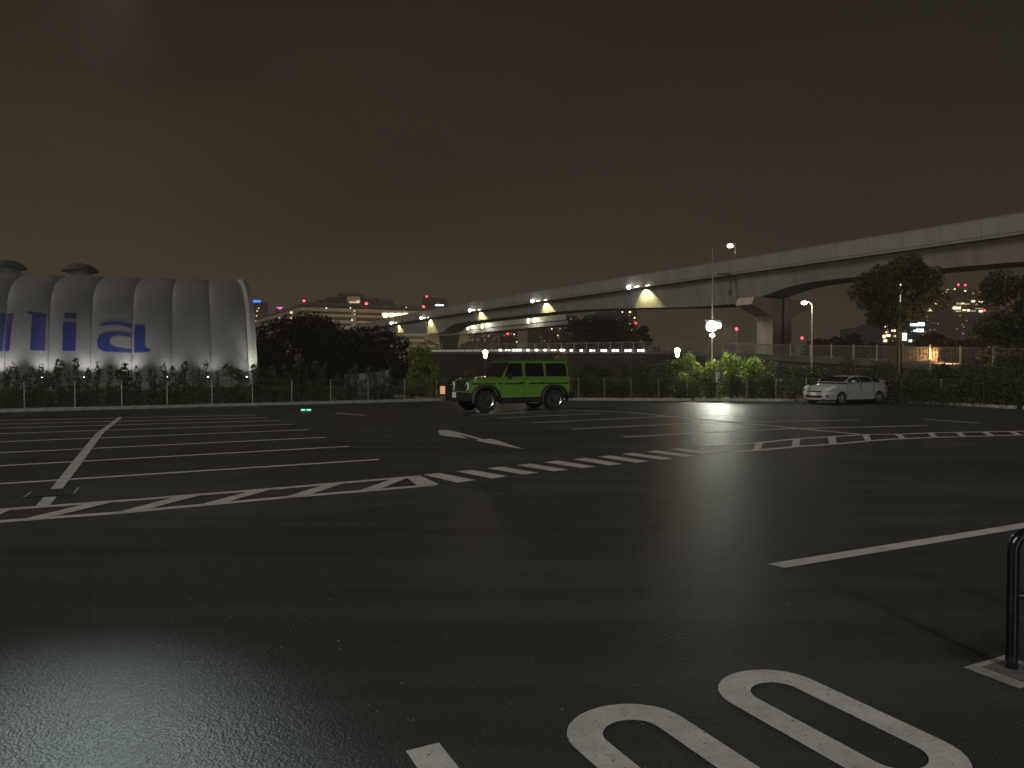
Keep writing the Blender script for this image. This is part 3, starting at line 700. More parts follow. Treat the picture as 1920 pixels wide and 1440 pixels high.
ss = list(qs)
secs = [vsec(s, [(.9, VH-.3), (1.5, VH-vdepth(s)), (6.5, VH-vdepth(s)), (7.1, VH-.3)]) for s in ss]
MB().loft(secs).build('girder', BRDG, via)
MB().loft([vsec(s, [(0, VH-.28), (0, VH), (8, VH), (8, VH-.28)]) for s in ss]).build('deck_slab', BRDG, via)
MB().loft([vsec(s, [(-.06, VH+.02), (-.06, VH+1.72), (.14, VH+1.72), (.14, VH+.02)]) for s in ss]).build('parapet', BRDG2, via)
MB().loft([vsec(s, [(7.86, VH+.02), (7.86, VH+1.72), (8.06, VH+1.72), (8.06, VH+.02)]) for s in ss]).build('parapet', BRDG2, via)
MB().loft([vsec(s, [(-.12, VH+1.72), (-.12, VH+1.8), (.2, VH+1.8), (.2, VH+1.72)]) for s in ss]).build('coping', BRDG2, via)
MB().loft([vsec(s, [(.03, VH-.34), (.03, VH-.24), (.14, VH-.24), (.14, VH-.34)]) for s in ss]).build('painted_shadow_strip', mat('painted_shadow_line', (.03, .03, .03), .8, .1), via)  # dark strip paints in the shadow line under the deck edge
# parapet posts give the noise barrier its joints
jm = MB(); jm.box((0, 0, .86), (.04, .03, 1.70)); jm = jm.mesh('parapet_joint', BRDG2)
for s in np.arange(2, qs[-1]-2, 4.0):
    p = vsec(s, [(-.09, VH+.02)])[0]; d = vdir(s); inst('parapet_joint', jm, via, p, math.atan2(d.y, d.x))
def pier(s, name_lbl, vee=False):
    p = vat(s); d = vdir(s); n = Vector((d.y, -d.x, 0)); n = n if n.y > 0 else -n
    top = VH-vdepth(s)-.25
    t = thing('viaduct_pier', name_lbl, 'pier', (p.x, p.y, 0), math.atan2(n.y, n.x))
    # local x runs across the deck
    if not vee:
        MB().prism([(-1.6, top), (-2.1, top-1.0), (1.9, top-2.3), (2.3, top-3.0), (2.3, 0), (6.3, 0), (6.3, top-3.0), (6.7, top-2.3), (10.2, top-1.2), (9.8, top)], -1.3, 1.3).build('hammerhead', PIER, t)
        MB().box((4.3, -1.42, top-1.2), (.28, .2, 2.4)).box((4.3, -1.42, (top-2.4)/2), (.28, .2, top-2.4)).build('dark_seam', mat('pier_seam', (.09, .07, .055), .9, .1), t)  # dark seam strip down the middle of head and column
        for x in (1.2, 3.2, 5.2, 7.0): MB().box((x, 0, top+.12), (.7, 1.0, .24)).build('bearing', GALVD, t)
    else:
        MB().prism([(-1.4, top), (-2.0, top-1.6), (1.2, top-2.9), (2.4, 0), (3.0, 0), (1.0, top)], -1.2, 1.2).build('arm', mat('painted_lit_pier', (.42, .36, .24), .8, .1), t)  # arm colour carries a lit tone, set apart from the other pier
        MB().prism([(9.4, top), (10, top-1.6), (6.8, top-2.9), (5.6, 0), (5.0, 0), (7.0, top)], -1.2, 1.2).build('arm', MATS['painted_lit_pier'], t)
        MB().prism([(1.0, top-.5), (7.0, top-.5), (5.0, 0), (3.0, 0)], -.9, .9).build('web_panel', mat('brown_panel', (.05, .035, .022), .8, .2), t)
        lamp('pier_light', 'SPOT', t, (0, -6, 5), 260, (1, .85, .55), .1, (.3, 5, 4.5), 70, .8)
        lamp('pier_light', 'SPOT', t, (9, -6, 5), 260, (1, .8, .55), .1, (-.2, 5, 4.5), 70, .8)
    return t
pier(sP[0], 'massive hammerhead concrete pier carrying the viaduct, right of the floodlight')
pier(sP[1], 'distant Y-shaped pier under the far end of the viaduct, lit warm', True)
# drain pipe on the girder
p = vat(s_at_px(1378)); d = vdir(s_at_px(1378)); n = Vector((d.y, -d.x, 0)); n = n if n.y > 0 else -n
t = thing('drainpipe', 'thin dark drainpipe hanging down the viaduct side above its big pier', 'drainpipe', p+n*.05)
MB().tube([(0, 0, VH-.1), (0, 0, VH-2.9)], .10, 8).build('pipe', GALVD, t); MB().box((0, 0, VH-2.7), (.4, .3, .7)).box((-.9, 0, VH-.15), (1.9, .2, .25)).build('junction_box', GALVD, t)
# wall washers on the deck edge
for px, lb in ((1192, 'yellow wash light under the viaduct edge, the nearest and largest'), (1006, 'yellow wash light under the viaduct edge, second from the right'),
               (884, 'yellow wash light under the viaduct edge, in the middle of five'), (796, 'yellow wash light under the viaduct edge, above the distant Y-shaped pier'),
               (736, 'yellow wash light under the viaduct edge, leftmost and farthest')):
    s = s_at_px(px); p = vat(s); d = vdir(s); n = Vector((d.y, -d.x, 0)); n = n if n.y > 0 else -n
    t = thing('wash_light', lb, 'light fixture', (p.x, p.y, VH), math.atan2(-d.y, -d.x))
    # local x runs along the deck (towards the left end)
    sgn = 1 if (Matrix.Rotation(math.atan2(-d.y, -d.x), 3, 'Z') @ Vector((0, 1, 0))).dot(n) > 0 else -1
    MB().beam((-3.2, -sgn*.55, -.05), (.6, -sgn*.55, -.05), .12, .12).beam((0, -sgn*.55, -.05), (0, sgn*.3, -.1), .1, .1).build('bracket', GALVD, t)
    x0 = .4 if d.x > 0 else .4
    MB().lathe([(.0, -.34), (.24, -.24), (.34, 0), (.24, .24), (0.0, .34)], (-.2, -sgn*.62, -.08), n=12).build('lamp_globe', LAMPW if False else LEDW, t, True)
    MB().box((1.6, -sgn*.5, -.14), (.8, .16, .10)).build('led_bar', YLED, t)
    MB().box((4.0, -sgn*.45, -.2), (.7, .12, .08)).build('led_bar', YLED, t)
    lamp('wash_beam', 'SPOT', t, (2.2, -sgn*.30, -.36), 2100, (1, .9, .40), .05, (0, sgn*.7, -1), 98, .35)

# second, lower viaduct behind
v2 = [at(1062, 592, 160), at(948, 602.5, 183), at(846, 615, 212), at(800, 621, 228)]
v2 = [Vector((p.x, p.y, 0)) for p in v2]
via2 = thing('viaduct', 'lower second viaduct seen as a lit strip beneath the main one', 'viaduct')
Z2 = 13.3
def off2(P, a, z): 
    out = []
    for i, p in enumerate(P):
        d = (P[min(i+1, len(P)-1)]-P[max(i-1, 0)]).normalized(); n = Vector((d.y, -d.x, 0)); n = n if n.y > 0 else -n
        out.append((p+n*a, z))
    return out
def loft2(prof, nm, m):
    secs = []
    for i, p in enumerate(v2):
        d = (v2[min(i+1, len(v2)-1)]-v2[max(i-1, 0)]).normalized(); n = Vector((d.y, -d.x, 0)); n = n if n.y > 0 else -n
        secs.append([p+n*a+Vector((0, 0, z)) for a, z in prof])
    MB().loft(secs).build(nm, m, via2)
loft2([(0, Z2-.55), (0, Z2+.7), (.3, Z2+.7), (.3, Z2-.55)], 'parapet', mat('far_parapet', (.33, .33, .28), .8, .15, .05))
loft2([(.4, Z2-1.6), (.4, Z2-.5), (6, Z2-.5), (6, Z2-1.6)], 'girder', BRDG)
for px in (877, 904, 990):
    p = onplan(px, v2[1] if px > 940 else v2[2], v2[0] if px > 940 else v2[1])
    MB().box((p.x, p.y-.4, Z2), (.4, .3, 1.1)).build('strip_lamp', YLED, via2)
    lamp('strip_light', 'POINT', via2, (p.x, p.y-4, Z2+.3), 900, (1, .98, .8), .2)

# ------------------------------------------------------------------ elevated walkway with railing
WK = []  # (px, Y, deck height)
for px, Y, ytop in [(760, 132, 646), (1050, 120, 643.5), (1187, 110, 641.5), (1355, 90, 643), (1518, 70, 647), (1643, 60.5, 648.5), (1798, 51, 651), (1960, 45, 654)]:
    q = at(px, ytop, Y); WK.append((q.x, Y, q.z))
WK = np.array(WK); ws = np.r_[0, np.cumsum(np.hypot(np.diff(WK[:, 0]), np.diff(WK[:, 1])))]
def wk(s, dz=0): return Vector((np.interp(s, ws, WK[:, 0]), np.interp(s, ws, WK[:, 1]), np.interp(s, ws, WK[:, 2])+dz))
walk = thing('walkway', 'long raised walkway with pale slatted railing running across behind the hedges', 'walkway')
RH = 1.25
RAIL = mat('railing_paint', (.22, .205, .17), .6, .1, 1)
sw = list(np.arange(0, ws[-1], 3.0))+[ws[-1]]
def wloft(prof, nm, m, s0=0, s1=1e9):
    secs = []
    for s in [q for q in sw if s0 <= q <= s1]:
        p = wk(s); d = (wk(s+.5)-wk(s-.5)); d.z = 0; d.normalize(); n = Vector((d.y, -d.x, 0)); n = n if n.y > 0 else -n
        secs.append([p+n*a+Vector((0, 0, z)) for a, z in prof])
    MB().loft(secs).build(nm, m, walk)
def s_wpx(px):
    g = np.linspace(0, ws[-1], 1500); k = np.array([wk(s).x/wk(s).y for s in g])*F+960; return g[int(np.argmin(abs(k-px)))]
wloft([(-.05, -.07), (-.05, 0), (.05, 0), (.05, -.07)], 'handrail', RAIL)
wloft([(-.04, -RH+.08), (-.04, -RH+.14), (.04, -RH+.14), (.04, -RH+.08)], 'bottom_rail', RAIL)
wloft([(-.2, -RH-.5), (-.2, -RH), (3, -RH), (3, -RH-.5)], 'deck', mat('walkway_deck', (.10, .095, .085), .85, .15, .5))
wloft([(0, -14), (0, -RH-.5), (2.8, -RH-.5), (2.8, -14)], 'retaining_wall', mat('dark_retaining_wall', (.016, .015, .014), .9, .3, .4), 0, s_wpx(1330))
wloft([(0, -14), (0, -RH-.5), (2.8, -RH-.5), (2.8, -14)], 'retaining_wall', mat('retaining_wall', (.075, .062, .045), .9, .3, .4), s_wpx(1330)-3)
pm = MB(); pm.box((0, 0, -RH*.5-.05), (.09, .09, RH+.35)); pm = pm.mesh('railing_post', mat('railing_post', (.42, .39, .33), .6, .05))
for px in [795, 830, 862, 893, 922, 950, 978, 1003, 1028, 1052, 1076, 1099, 1122, 1144, 1166, 1187, 1207, 1230, 1252, 1276, 1300, 1327, 1355, 1385, 1415, 1447, 1481, 1518, 1557, 1599, 1643, 1691, 1741, 1798, 1860, 1930]:
    inst('railing_post', pm, walk, wk(s_wpx(px))+Vector((0, -.12, 0)))
bal = MB(); near = 0
bm_ = MB(); bm_.box((0, 0, -RH*.5), (.025, .025, RH-.1)); bm_ = bm_.mesh('baluster', RAIL)
s = s_wpx(1925)
while s > 0:
    p = wk(s)
    if near < 290: inst('baluster', bm_, walk, p); near += 1
    else: bal.box((p.x, p.y, p.z-RH*.5), (.03, .03, RH-.1))
    s -= .16 if near < 290 else .32
o = bal.build('baluster', RAIL, walk); o['kind'] = 'stuff'
# left part of the walkway: cells glow in place of light from above
cm = MB(); cm.box((0, 0, 0), (.40, .08, .34)); cm = cm.mesh('glow_cell', glow('painted_cell_glow', (1, .97, .75), .16))
for i in range(46):
    px = 812+i*5.15; p = wk(s_wpx(px), -RH+.05); inst('glow_cell', cm, walk, p+Vector((0, -.35, 0)))
# string of small white lamps
lm = MB(); lm.lathe([(0, -.2), (.2, -.13), (.27, 0), (.2, .13), (0, .2)], n=10); lm = lm.mesh('lamp_string', glow('string_led', (1, .98, .92), 3.5), True)
for i, px in enumerate([938, 949, 955, 963, 969, 975, 990, 1006, 1022, 1036, 1040, 1052, 1057, 1071, 1090, 1108, 1114, 1129, 1135, 1150, 1157, 1174, 1181, 1198, 1205]):
    q = at(px, 656.5 if px < 1060 else 657.2, np.interp(s_wpx(px), ws, WK[:, 1])-.8)
    o = inst('fascia_lamp', lm, None, q, 0, .6 if px in (949, 955, 1036, 1040, 1114) else 1.0)
    tag(o, 'small white lamp on the walkway edge, %s of the string from the left' % ORD[i], 'lamp', 'string of white lamps on the walkway edge')
# warm light on the railing and wall at the right
q = wk(s_wpx(1722))
t = thing('wall_lamp', 'small amber lamp lighting the railing section right of the tree trunk', 'lamp', (q.x-.3, q.y-2.0, 0))
MB().tube([(0, 0, 0), (0, 0, q.z-1.0)], .04, 6).build('post', GALVD, t)
MB().lathe([(0, -.1), (.09, -.05), (.09, .05), (0, .1)], (0, 0, q.z-.95), n=10).build('globe', mat('amber_off', (.5, .3, .15), .4, 0, emit=(1, .5, .2), est=2), t, True)
lamp('amber_light', 'POINT', t, (1.0, -.2, q.z-.6), 650, (1, .52, .2), .1)
# shrubs below the walkway on the right
for px, Y, h, lb in [(1470, 62, 2.0, 'dusky shrub below the railing, left of the tall street lamp'), (1545, 58, 2.3, 'dusky shrub below the railing, right of the tall street lamp'), (1600, 55, 2.6, 'dusky shrub below the railing, left of the tree trunk'),
                     (1650, 52, 2.2, 'dusky shrub at the foot of the leafy tree'), (1726, 49, 1.7, 'amber-tinted shrub below the lit railing'), (1775, 48, 2.0, 'dusky shrub right of the lit railing'), (1835, 46, 2.4, 'dusky shrub below the palms'), (1905, 44, 2.5, 'dusky shrub at the right picture edge below the palms')]:
    q = at(px, 700, Y); bush('shrub', lb, (q.x, Y, 0), h, 1.4, LEAFM if px != 1726 else LEAFS, 1300, .09)

# ------------------------------------------------------------------ trees on the right
make_tree('tree', 'large rounded dusky tree in front of the viaduct at the right', (at(1684, 692, 57).x, 57, 0), 10.9, 3.2, LEAFM, 20000, .12, .56, 52, trunk_r=.22, squash=.95)
make_tree('tree', 'big dusky tree cut by the right picture edge', (at(1915, 692, 48).x, 48, 0), 9.0, 2.7, LEAFM, 15000, .12, .2, 46)
make_tree('tree', 'wide dark rounded tree behind the walkway, below the viaduct', (at(1116, 692, 150).x, 150, 0), 12.2, 8.5, leaf_mat('far_leaves', (.012, .013, .010), (.03, .03, .024), .05), 9000, .36, .1, 40)
FL = bpy.data.materials['far_leaves']
make_tree('tree', 'small dark tree poking up between walkway and viaduct, left of the floodlight', (at(1214, 692, 160).x, 160, 0), 11.5, 2.6, FL, 1500, .4, .3, 12)
for px, Y, h, w, lb in [(1522, 95, 5.6, 3.2, 'low dark tree at the foot of the tall street lamp'), (1570, 100, 6.0, 4, 'low dark tree behind the railing right of the tall street lamp'), (1622, 100, 5.6, 4, 'low dark tree behind the railing, under the bright white windows'),
                     (1760, 90, 5.8, 3, 'low dark tree behind the amber railing'), (1808, 88, 5.9, 3.2, 'low dark tree behind the railing left of the palms'), (1860, 85, 7.0, 3.5, 'dark tree behind the palms'), (1450, 110, 6.8, 3.0, 'dark tree right of the big viaduct pier'), (745, 120, 5.8, 6, 'dim tree beneath the viaduct, above the bushy tree')]:
    make_tree('tree', lb, (at(px, 692, Y).x, Y, 0), h, w, FL, 1800, .3, .15, 14)
def palm(px, Y, h, lb):
    q = at(px, 692, Y); t = thing('palm_tree', lb, 'palm tree', (q.x, Y, 0))
    MB().tube([(0, 0, 0), (.05, 0, h*.5), (0, 0, h)], [.16, .12, .1], 7).build('trunk', mat('pale_trunk', (.16, .15, .13), .9, .2, 5), t, True)
    mb = MB()
    for i in range(16):
        a = i*2.4; L = 1.6; el = random.uniform(.1, 1.1); pts = []
        for j in range(6):
            u = j/5; pts.append(Vector((math.cos(a)*L*u*math.cos(el*.5), math.sin(a)*L*u*math.cos(el*.5), h+L*(u*math.sin(el)-u*u*.9))))
        for j in range(5):
            w = .16*(1-j/5.5); s = Vector((-math.sin(a), math.cos(a), 0))*w
            mb.add([pts[j]-s-Vector((0, 0, .1)), pts[j], pts[j]+s-Vector((0, 0, .1)), pts[j+1]+s*.8-Vector((0, 0, .1)), pts[j+1], pts[j+1]-s*.8-Vector((0, 0, .1))], [(0, 1, 4, 5), (1, 2, 3, 4)])
    mb.build('fronds', LEAFM, t, fix=False)
palm(1896, 52, 4.3, 'slender palm at the right edge, left one of a close pair'); palm(1909, 54, 4.8, 'slender palm at the right edge, right one of a close pair')

# ------------------------------------------------------------------ lamps and poles
# main floodlight
fy = 41.0; q = at(1335, 692, fy); qt = at(1333.5, 466, fy); ql = at(1336, 612, fy)
t = thing('floodlight_pole', 'tall thin pole with a dazzling white floodlight behind the green hedge', 'floodlight', (q.x, fy, 0))
MB().tube([(0, 0, 0), (0, 0, 4), (0, 0, qt.z)], [.06, .05, .03], 8).build('pole', GALV, t, True)
lz = ql.z
MB().beam((-.5, -.12, lz+.32), (.5, -.12, lz+.32), .07, .07).box((-.1, -.10, lz), (.6, .2, .56)).box((.28, -.10, lz+.04), (.36, .2, .36)).build('lamp_housing', GALVD, t)
MB().lathe([(.0, -.30), (.16, -.28), (.27, -.24), (.31, -.19)], (-.10, -.03, lz), 'y', 24).lathe([(.0, -.30), (.12, -.27), (.18, -.19)], (.28, -.03, lz+.04), 'y', 24).build('led_face', FLOODM, t)
MB().lathe([(.0, -.12), (.14, -.05), (.14, .05), (0, .12)], (-.02, -.1, lz-.52), n=12).build('small_lamp', LEDW, t, True)
lamp('flood_beam', 'AREA', t, (0, -.4, lz), 8, (1, .97, .84), .7, (-.18, -1, -.42))
lamp('flood_glow', 'SPOT', t, (.0, -1.3, lz-.2), 2000, (.97, 1, .82), .3, (-.05, -.50, -1), 128, .8)
lamp('flood_spill', 'POINT', t, (.0, -.6, lz), 90, (1, 1, .88), .35)
# high-mast lamp seen against the viaduct
def street_lamp(lb, px_pole, ytop, px_head, yhead, Y, m, r=.16, pw=60, col=(1, .9, .75), pr=.05, pm_=None):
    q = at(px_pole, 692, Y); tq = at(px_pole, ytop, Y); hq = at(px_head, yhead, Y)
    t = thing('street_lamp', lb, 'street lamp', (q.x, Y, 0))
    MB().tube([(0, 0, 0), (0, 0, tq.z*.6), (0, 0, tq.z)], [pr, pr*.85, pr*.7], 8).build('pole', pm_ or GALV, t, True)
    dx = hq.x-q.x; MB().tube([(0, 0, tq.z-.05), (dx*.5, 0, max(tq.z, hq.z)+.08), (dx, 0, hq.z+.06)], pr*.6, 6).build('arm', pm_ or GALV, t, True)
    MB().lathe([(0, -r*.7), (r*.8, -r*.45), (r, 0), (r*.7, r*.4), (0, r*.5)], (dx, 0, hq.z-.02), n=14).build('lamp_head', m, t, True)
    if pw: lamp('lamp_light', 'POINT', t, (dx, -.1, hq.z-r*1.6), pw, col, .1)
    return t
street_lamp('white street lamp on a tall pale pole right of the big viaduct pier', 1522, 570, 1508, 567, 64, LAMPW, .27, 90, pr=.10, pm_=mat('pale_pole', (.5, .47, .42), .5, .05))
# lamp on the viaduct deck
s = s_at_px(1369); p = vat(s); d = vdir(s); n = Vector((d.y, -d.x, 0)); n = n if n.y > 0 else -n
base = p+n*1; hq = at(1369, 461, base.y)
t = thing('street_lamp', 'warm street lamp standing on the viaduct deck above the big pier', 'street lamp', (base.x, base.y, VH))
MB().tube([(.0, 0, 0), (.0, 0, hq.z-VH+.3), (-.3, 0, hq.z-VH+.35)], .045, 8).build('pole', GALVD, t, True)
MB().lathe([(0, -.26), (.3, -.2), (.42, 0), (.3, .2), (0, .26)], (hq.x-base.x, 0, hq.z-VH), n=14).build('lamp_head', LAMPW, t, True)
lamp('lamp_light', 'POINT', t, (hq.x-base.x, -.2, hq.z-VH-.6), 120, (1, .82, .6), .1)
# globe lamps in the garden
for px, Y, lb in ((910, 45, 'warm globe garden lamp above the bonnet of the green off-roader'), (1270, 40.5, 'warm globe garden lamp on a dark post left of the floodlight')):
    q = at(px, 664 if px < 1000 else 661, Y)
    t = thing('garden_lamp', lb, 'garden lamp', (q.x, Y, 0))
    MB().tube([(0, 0, 0), (0, 0, q.z-.15)], .045, 8).build('post', BLACKP, t, True)
    MB().lathe([(.05, -.26), (.1, -.2), (.12, .0), (.17, .12), (.13, .22), (0, .28)], (0, 0, q.z), n=14).build('globe', LAMPO, t, True)
    lamp('lamp_light', 'POINT', t, (0, -.25, q.z+.05), 42, (1, .55, .25), .12)
# orange bollard in the entrance
q = at(830, 738, 42); t = thing('bollard_light', 'small glowing orange box light by the entrance, left of the off-roader nose', 'light', (q.x, 42, 0))
MB().box((0, 0, .06), (.36, .2, .12)).build('base', BLACKP, t); MB().box((0, 0, .36), (.28, .16, .46)).build('lantern', glow('orange_lantern', (1, .42, .12), .55), t)
MB().box((0, 0, .62), (.32, .2, .05)).build('cap', BLACKP, t)
# post with red light, and far signals
def red_signal(px, y, Y, lb, post=True, r=.09):
    q = at(px, y, Y); t = thing('signal_light', lb, 'signal light', (q.x, Y, 0))
    MB().tube([(0, 0, 0), (0, 0, q.z-.05)], .05, 6).build('post', mat('pale_pole2', (.4, .34, .28), .6, .05), t, True)
    MB().box((0, 0.06, q.z), (.22, .1, .36)).build('housing', BLACKP, t)
    MB().lathe([(0, -.09), (r*.8, -.06), (r, 0)], (0, 0, q.z), 'y', 12).build('lens', RED, t, True)
red_signal(1381, 617, 70, 'red light on a pale post just right of the floodlight', r=.14)
red_signal(1504, 634, 120, 'tiny red light behind the railing left of the tall street lamp', r=.22)
# mast with lights in front of the big right tree
q = at(1686, 692, 53); t = thing('mast', 'thin lattice mast with faint white glints in front of the large right tree', 'mast', (q.x, 53, 0))
tz = at(1686, 532, 53).z; MB().tube([(0, 0, 0), (0, 0, tz)], [.035, .02], 6).build('pole', GALVD, t, True)
for y in (534, 556, 563): MB().box((0, -.05, at(1686, y, 53).z), (.05, .04, .12 if y == 534 else .25)).build('glint_lamp', DIMW if y != 534 else WARM, t)
# green eye-like studs
q = gp(575, 770.5); t = thing('road_stud', 'pair of glowing green road studs on the asphalt before the left fence', 'road stud', (q.x, q.y, 0))
gm = glow('green_led', (.1, 1, .55), 1.3)
for dx in (-.11, .11):
    st = MB().lathe([(.13, 0), (.12, .03), (.06, .05), (0.001, .055)], (dx, 0, 0), n=12).build('stud', GALVD, t, True)
    MB().box((dx, -.08, .045), (.15, .08, .05)).build('lens', gm, t)
# unseen floodlight added beyond the upper left corner for the sheen on near asphalt
t = thing('added_floodlight', 'added unseen floodlight on a long arm beyond the upper left corner', 'floodlight', (-24.6, 32.0, 0))
MB().tube([(0, 0, 0), (0, 0, 19.3), (1.2, 0, 20.0), (7.2, 0, 20.2)], [.2, .14, .09, .06], 8).build('pole', GALV, t, True)
MB().box((7.3, 0, 20.1), (.7, .5, .14)).build('lamp_housing', GALVD, t); MB().box((7.3, 0, 20.02), (.6, .4, .02)).build('led_face', LEDW, t)
lamp('added_beam', 'SPOT', t, (7.3, 0, 19.9), 56000, (.84, 1, .94), .35, (16.15, -31.2, -19.9), 5.6, 1.0)

t = thing('added_floodlight', 'added unseen floodlight far behind the viewpoint lighting the whole car park', 'floodlight', (12, -45, 0))  # unseen floodlight added to light cars and markings from behind
MB().tube([(0, 0, 0), (0, 0, 18)], [.16, .10], 8).build('pole', GALV, t, True)
MB().box((0, .1, 18.1), (1.6, .4, .5)).build('lamp_housing', GALVD, t); MB().box((0, .32, 18.1), (1.5, .03, .42)).build('led_face', LEDW, t)
lamp('added_beam', 'SPOT', t, (0, .6, 18.1), 46000, (.97, .98, .92), 3.5, (-.14, 1, -.22), 75, .7)

# ------------------------------------------------------------------ far buildings
BD = mat('dark_facade', (.028, .027, .030), .8, .2, .1); BB = mat('blue_black_facade', (.010, .012, .024), .6, .1, .1)
BT = mat('tan_band', (.34, .29, .22), .8, .12, .05); BW = mat('window_band', (.022, .018, .014), .4, .3, .2); BH = mat('hazy_facade', (.13, .12, .115), .8, .1, .05)
def beacon(parent, px, y, Y, r=.7, m=None):
    r = r*.78
    q = at(px, y, Y); MB().lathe([(0, -r), (r*.85, -r*.5), (r, 0), (r*.85, r*.5), (0, r)], q, n=10).build('beacon', m or RED, parent, True)
def lit(parent, x0, x1, y0, y1, Y, m, name='window'):
    a, b = at(x0, y0, Y), at(x1, y1, Y)
    MB().box(((a.x+b.x)/2, Y, (a.z+b.z)/2), (abs(b.x-a.x), .3, abs(a.z-b.z))).build(name, m, parent)
def slabbox(mb, x0, x1, ytop, Y0, Y1, yb=None, depth=14):
    """box face between pixel columns at depths Y0/Y1"""
    a, b = at(x0, ytop, Y0), at(x1, ytop, Y1); return a, b
# big office block: two wings meeting at a corner
ob = thing('office_building', 'long many-storeyed office block with pale floor bands beyond the dark trees', 'building')
C0 = Vector((at(568, 578, 400).x, 400, 0)); R1 = Vector((at(905, 600, 445).x, 445, 0)); L1 = Vector((at(478, 620, 520).x, 520, 0))
HT = at(568, 576, 400).z
def wing(A, B, z0, z1, dep, m, nm, out=0.0):
    d = (B-A).normalized(); n = Vector((-d.y, d.x, 0)); n = n if n.y > 0 else -n
    a, b = A-n*out, B-n*out
    v = [a, b, b+n*(dep+out), a+n*(dep+out)]
    mb = MB(); mb.add([(p.x, p.y, z0) for p in v]+[(p.x, p.y, z1) for p in v], [(0,3,2,1),(4,5,6,7),(0,1,5,4),(1,2,6,5),(2,3,7,6),(3,0,4,7)])
    return mb.build(nm, m, ob)
for fx_, fy_ in ((-104, 352), (-60, 362), (-18, 372)): lamp('added_facade_light', 'SPOT', ob, (fx_, fy_, 8), 42000, (1, .86, .62), 1.0, (0, 1, .35), 110, .8)  # unseen spotlights added to brighten the office front
wing(C0, R1, 0, HT-.5, 30, BW, 'wall'); wing(L1, C0+Vector((-.5, 0, 0)), 0, HT-.5, 30, BW, 'wall')
for i in range(10):
    z = HT-i*3.35; w = 1.55 if i else 1.9
    wing(C0, R1, z-w, z, 1, BT, 'floor_band', .8)
    wing(L1, C0, z-w, z, 1, BT, 'floor_band', .8)
def on_wing(px, A, B, out): 
    d = (B-A).normalized(); n = Vector((-d.y, d.x, 0)); n = n if n.y > 0 else -n
    return onplan(px, A-n*out, B-n*out)
# stair tower and roof plant
for px, wd in ((664, 1.6),):
    p = on_wing(px, C0, R1, 1.2); MB().box((p.x, p.y, (HT-30)/2+14), (wd*1.6, 1.2, HT+2)).build('stair_core', mat('pale_core', (.25, .22, .18), .8, .1), ob)
for i in range(26):
    p = C0+(R1-C0)*(i/26.0); MB().box((p.x, p.y+1.5, HT+1.6), (.35, .35, 3.2)).build('roof_post', GALVD, ob)
wing(C0+Vector((1, 3, 0)), R1+Vector((0, 3, 0)), HT-.4, HT+3.4, 20, mat('roof_screen', (.03, .022, .018), .8, .2, .1), 'roof_screen')
wing(L1+Vector((0, 3, 0)), C0+Vector((-2, 3, 0)), HT-.4, HT+2.0, 20, MATS['roof_screen'], 'roof_screen')
for x0, x1, yt, m, nm in [(592, 652, 562, BD, 'roof_plant'), (610, 640, 557, BD, 'roof_plant'), (634, 672, 549.5, BD, 'roof_plant'), (676, 705, 558, BD, 'roof_plant'), (709, 730, 560, BD, 'roof_plant')]:
    a, b = at(x0, yt, 425), at(x1, yt, 425); MB().box(((a.x+b.x)/2, 432, (a.z+HT)/2), (b.x-a.x, 14, a.z-HT)).build(nm, m, ob)
lit(ob, 651, 675, 556, 568, 424.5, mat('plant_wall_glow', (.25, .19, .1), .8, .2, .1, emit=(1, .75, .4), est=.10), 'plant_wall')  # wall given a faint glow in place of light falling on it
lit(ob, 655, 672, 565, 568.5, 424, DIMW, 'plant_light'); lit(ob, 669, 675, 563, 568, 424, glow('orange_light', (1, .5, .25), .9), 'plant_light')
for x0, x1 in ((717, 727), (728, 740), (741.5, 752), (753, 765)):
    p = on_wing((x0+x1)/2, C0, R1, 1.0); a = at(x0, 587, p.y); b = at(x1, 595, p.y)
    MB().box((p.x, p.y, (a.z+b.z)/2), (b.x-a.x, .4, a.z-b.z)).build('lit_window', YEL, ob)
for px, y, m, r in ((612, 577.5, COOL, .45), (657, 577, COOL, .4), (660, 600, COOL, .45), (762, 576.5, COOL, .35), (546, 586, WARM, .9), (546, 596, WARM, .9), (665, 583, DIMW, .9), (665, 590, DIMW, .7), (524, 596, DIMW, .7)):
    W = (C0, R1) if px > 568 else (L1, C0); p = on_wing(px, *W, 1.6); beacon(ob, px, y, p.y, r, m)
beacon(ob, 570, 564, 398, .9); beacon(ob, 687, 569, 412, 1.1); beacon(ob, 794, 575, 425, .9)
tb = thing('tower', 'dark blue-black tower block with red beacon behind the office block', 'building')
a, b = at(792, 558, 520), at(834, 558, 520); MB().box(((a.x+b.x)/2, 530, a.z/2), (b.x-a.x, 20, a.z)).build('wall', BB, tb)
lit(tb, 816, 832, 571, 573.6, 519.5, COOL); lit(tb, 820, 822, 567.6, 569, 519.5, DIMW); beacon(tb, 800, 556, 519, .9)
for y in range(561, 580, 3): lit(tb, 793, 833, y, y+.8, 519.7, mat('blue_floor', (.02, .025, .05), .5, .1), 'floor_line')
tb = thing('tower', 'slim dark tower with a blue neon crown beside the dome end', 'building')
a, b = at(468, 565, 600), at(488, 565, 600); MB().box(((a.x+b.x)/2, 610, a.z/2), (b.x-a.x, 20, a.z)).build('wall', BD, tb)
lit(tb, 467, 488.5, 562.8, 567, 599, BLUEL, 'neon_crown')
for x, y in ((482, 583), (481, 592), (479.5, 602), (485, 578), (473, 588), (476, 607)): lit(tb, x-.8, x+.8, y-1, y+1, 599.5, WARM)
tb = thing('tower', 'low far building with a small pink neon sign left of the office block', 'building')
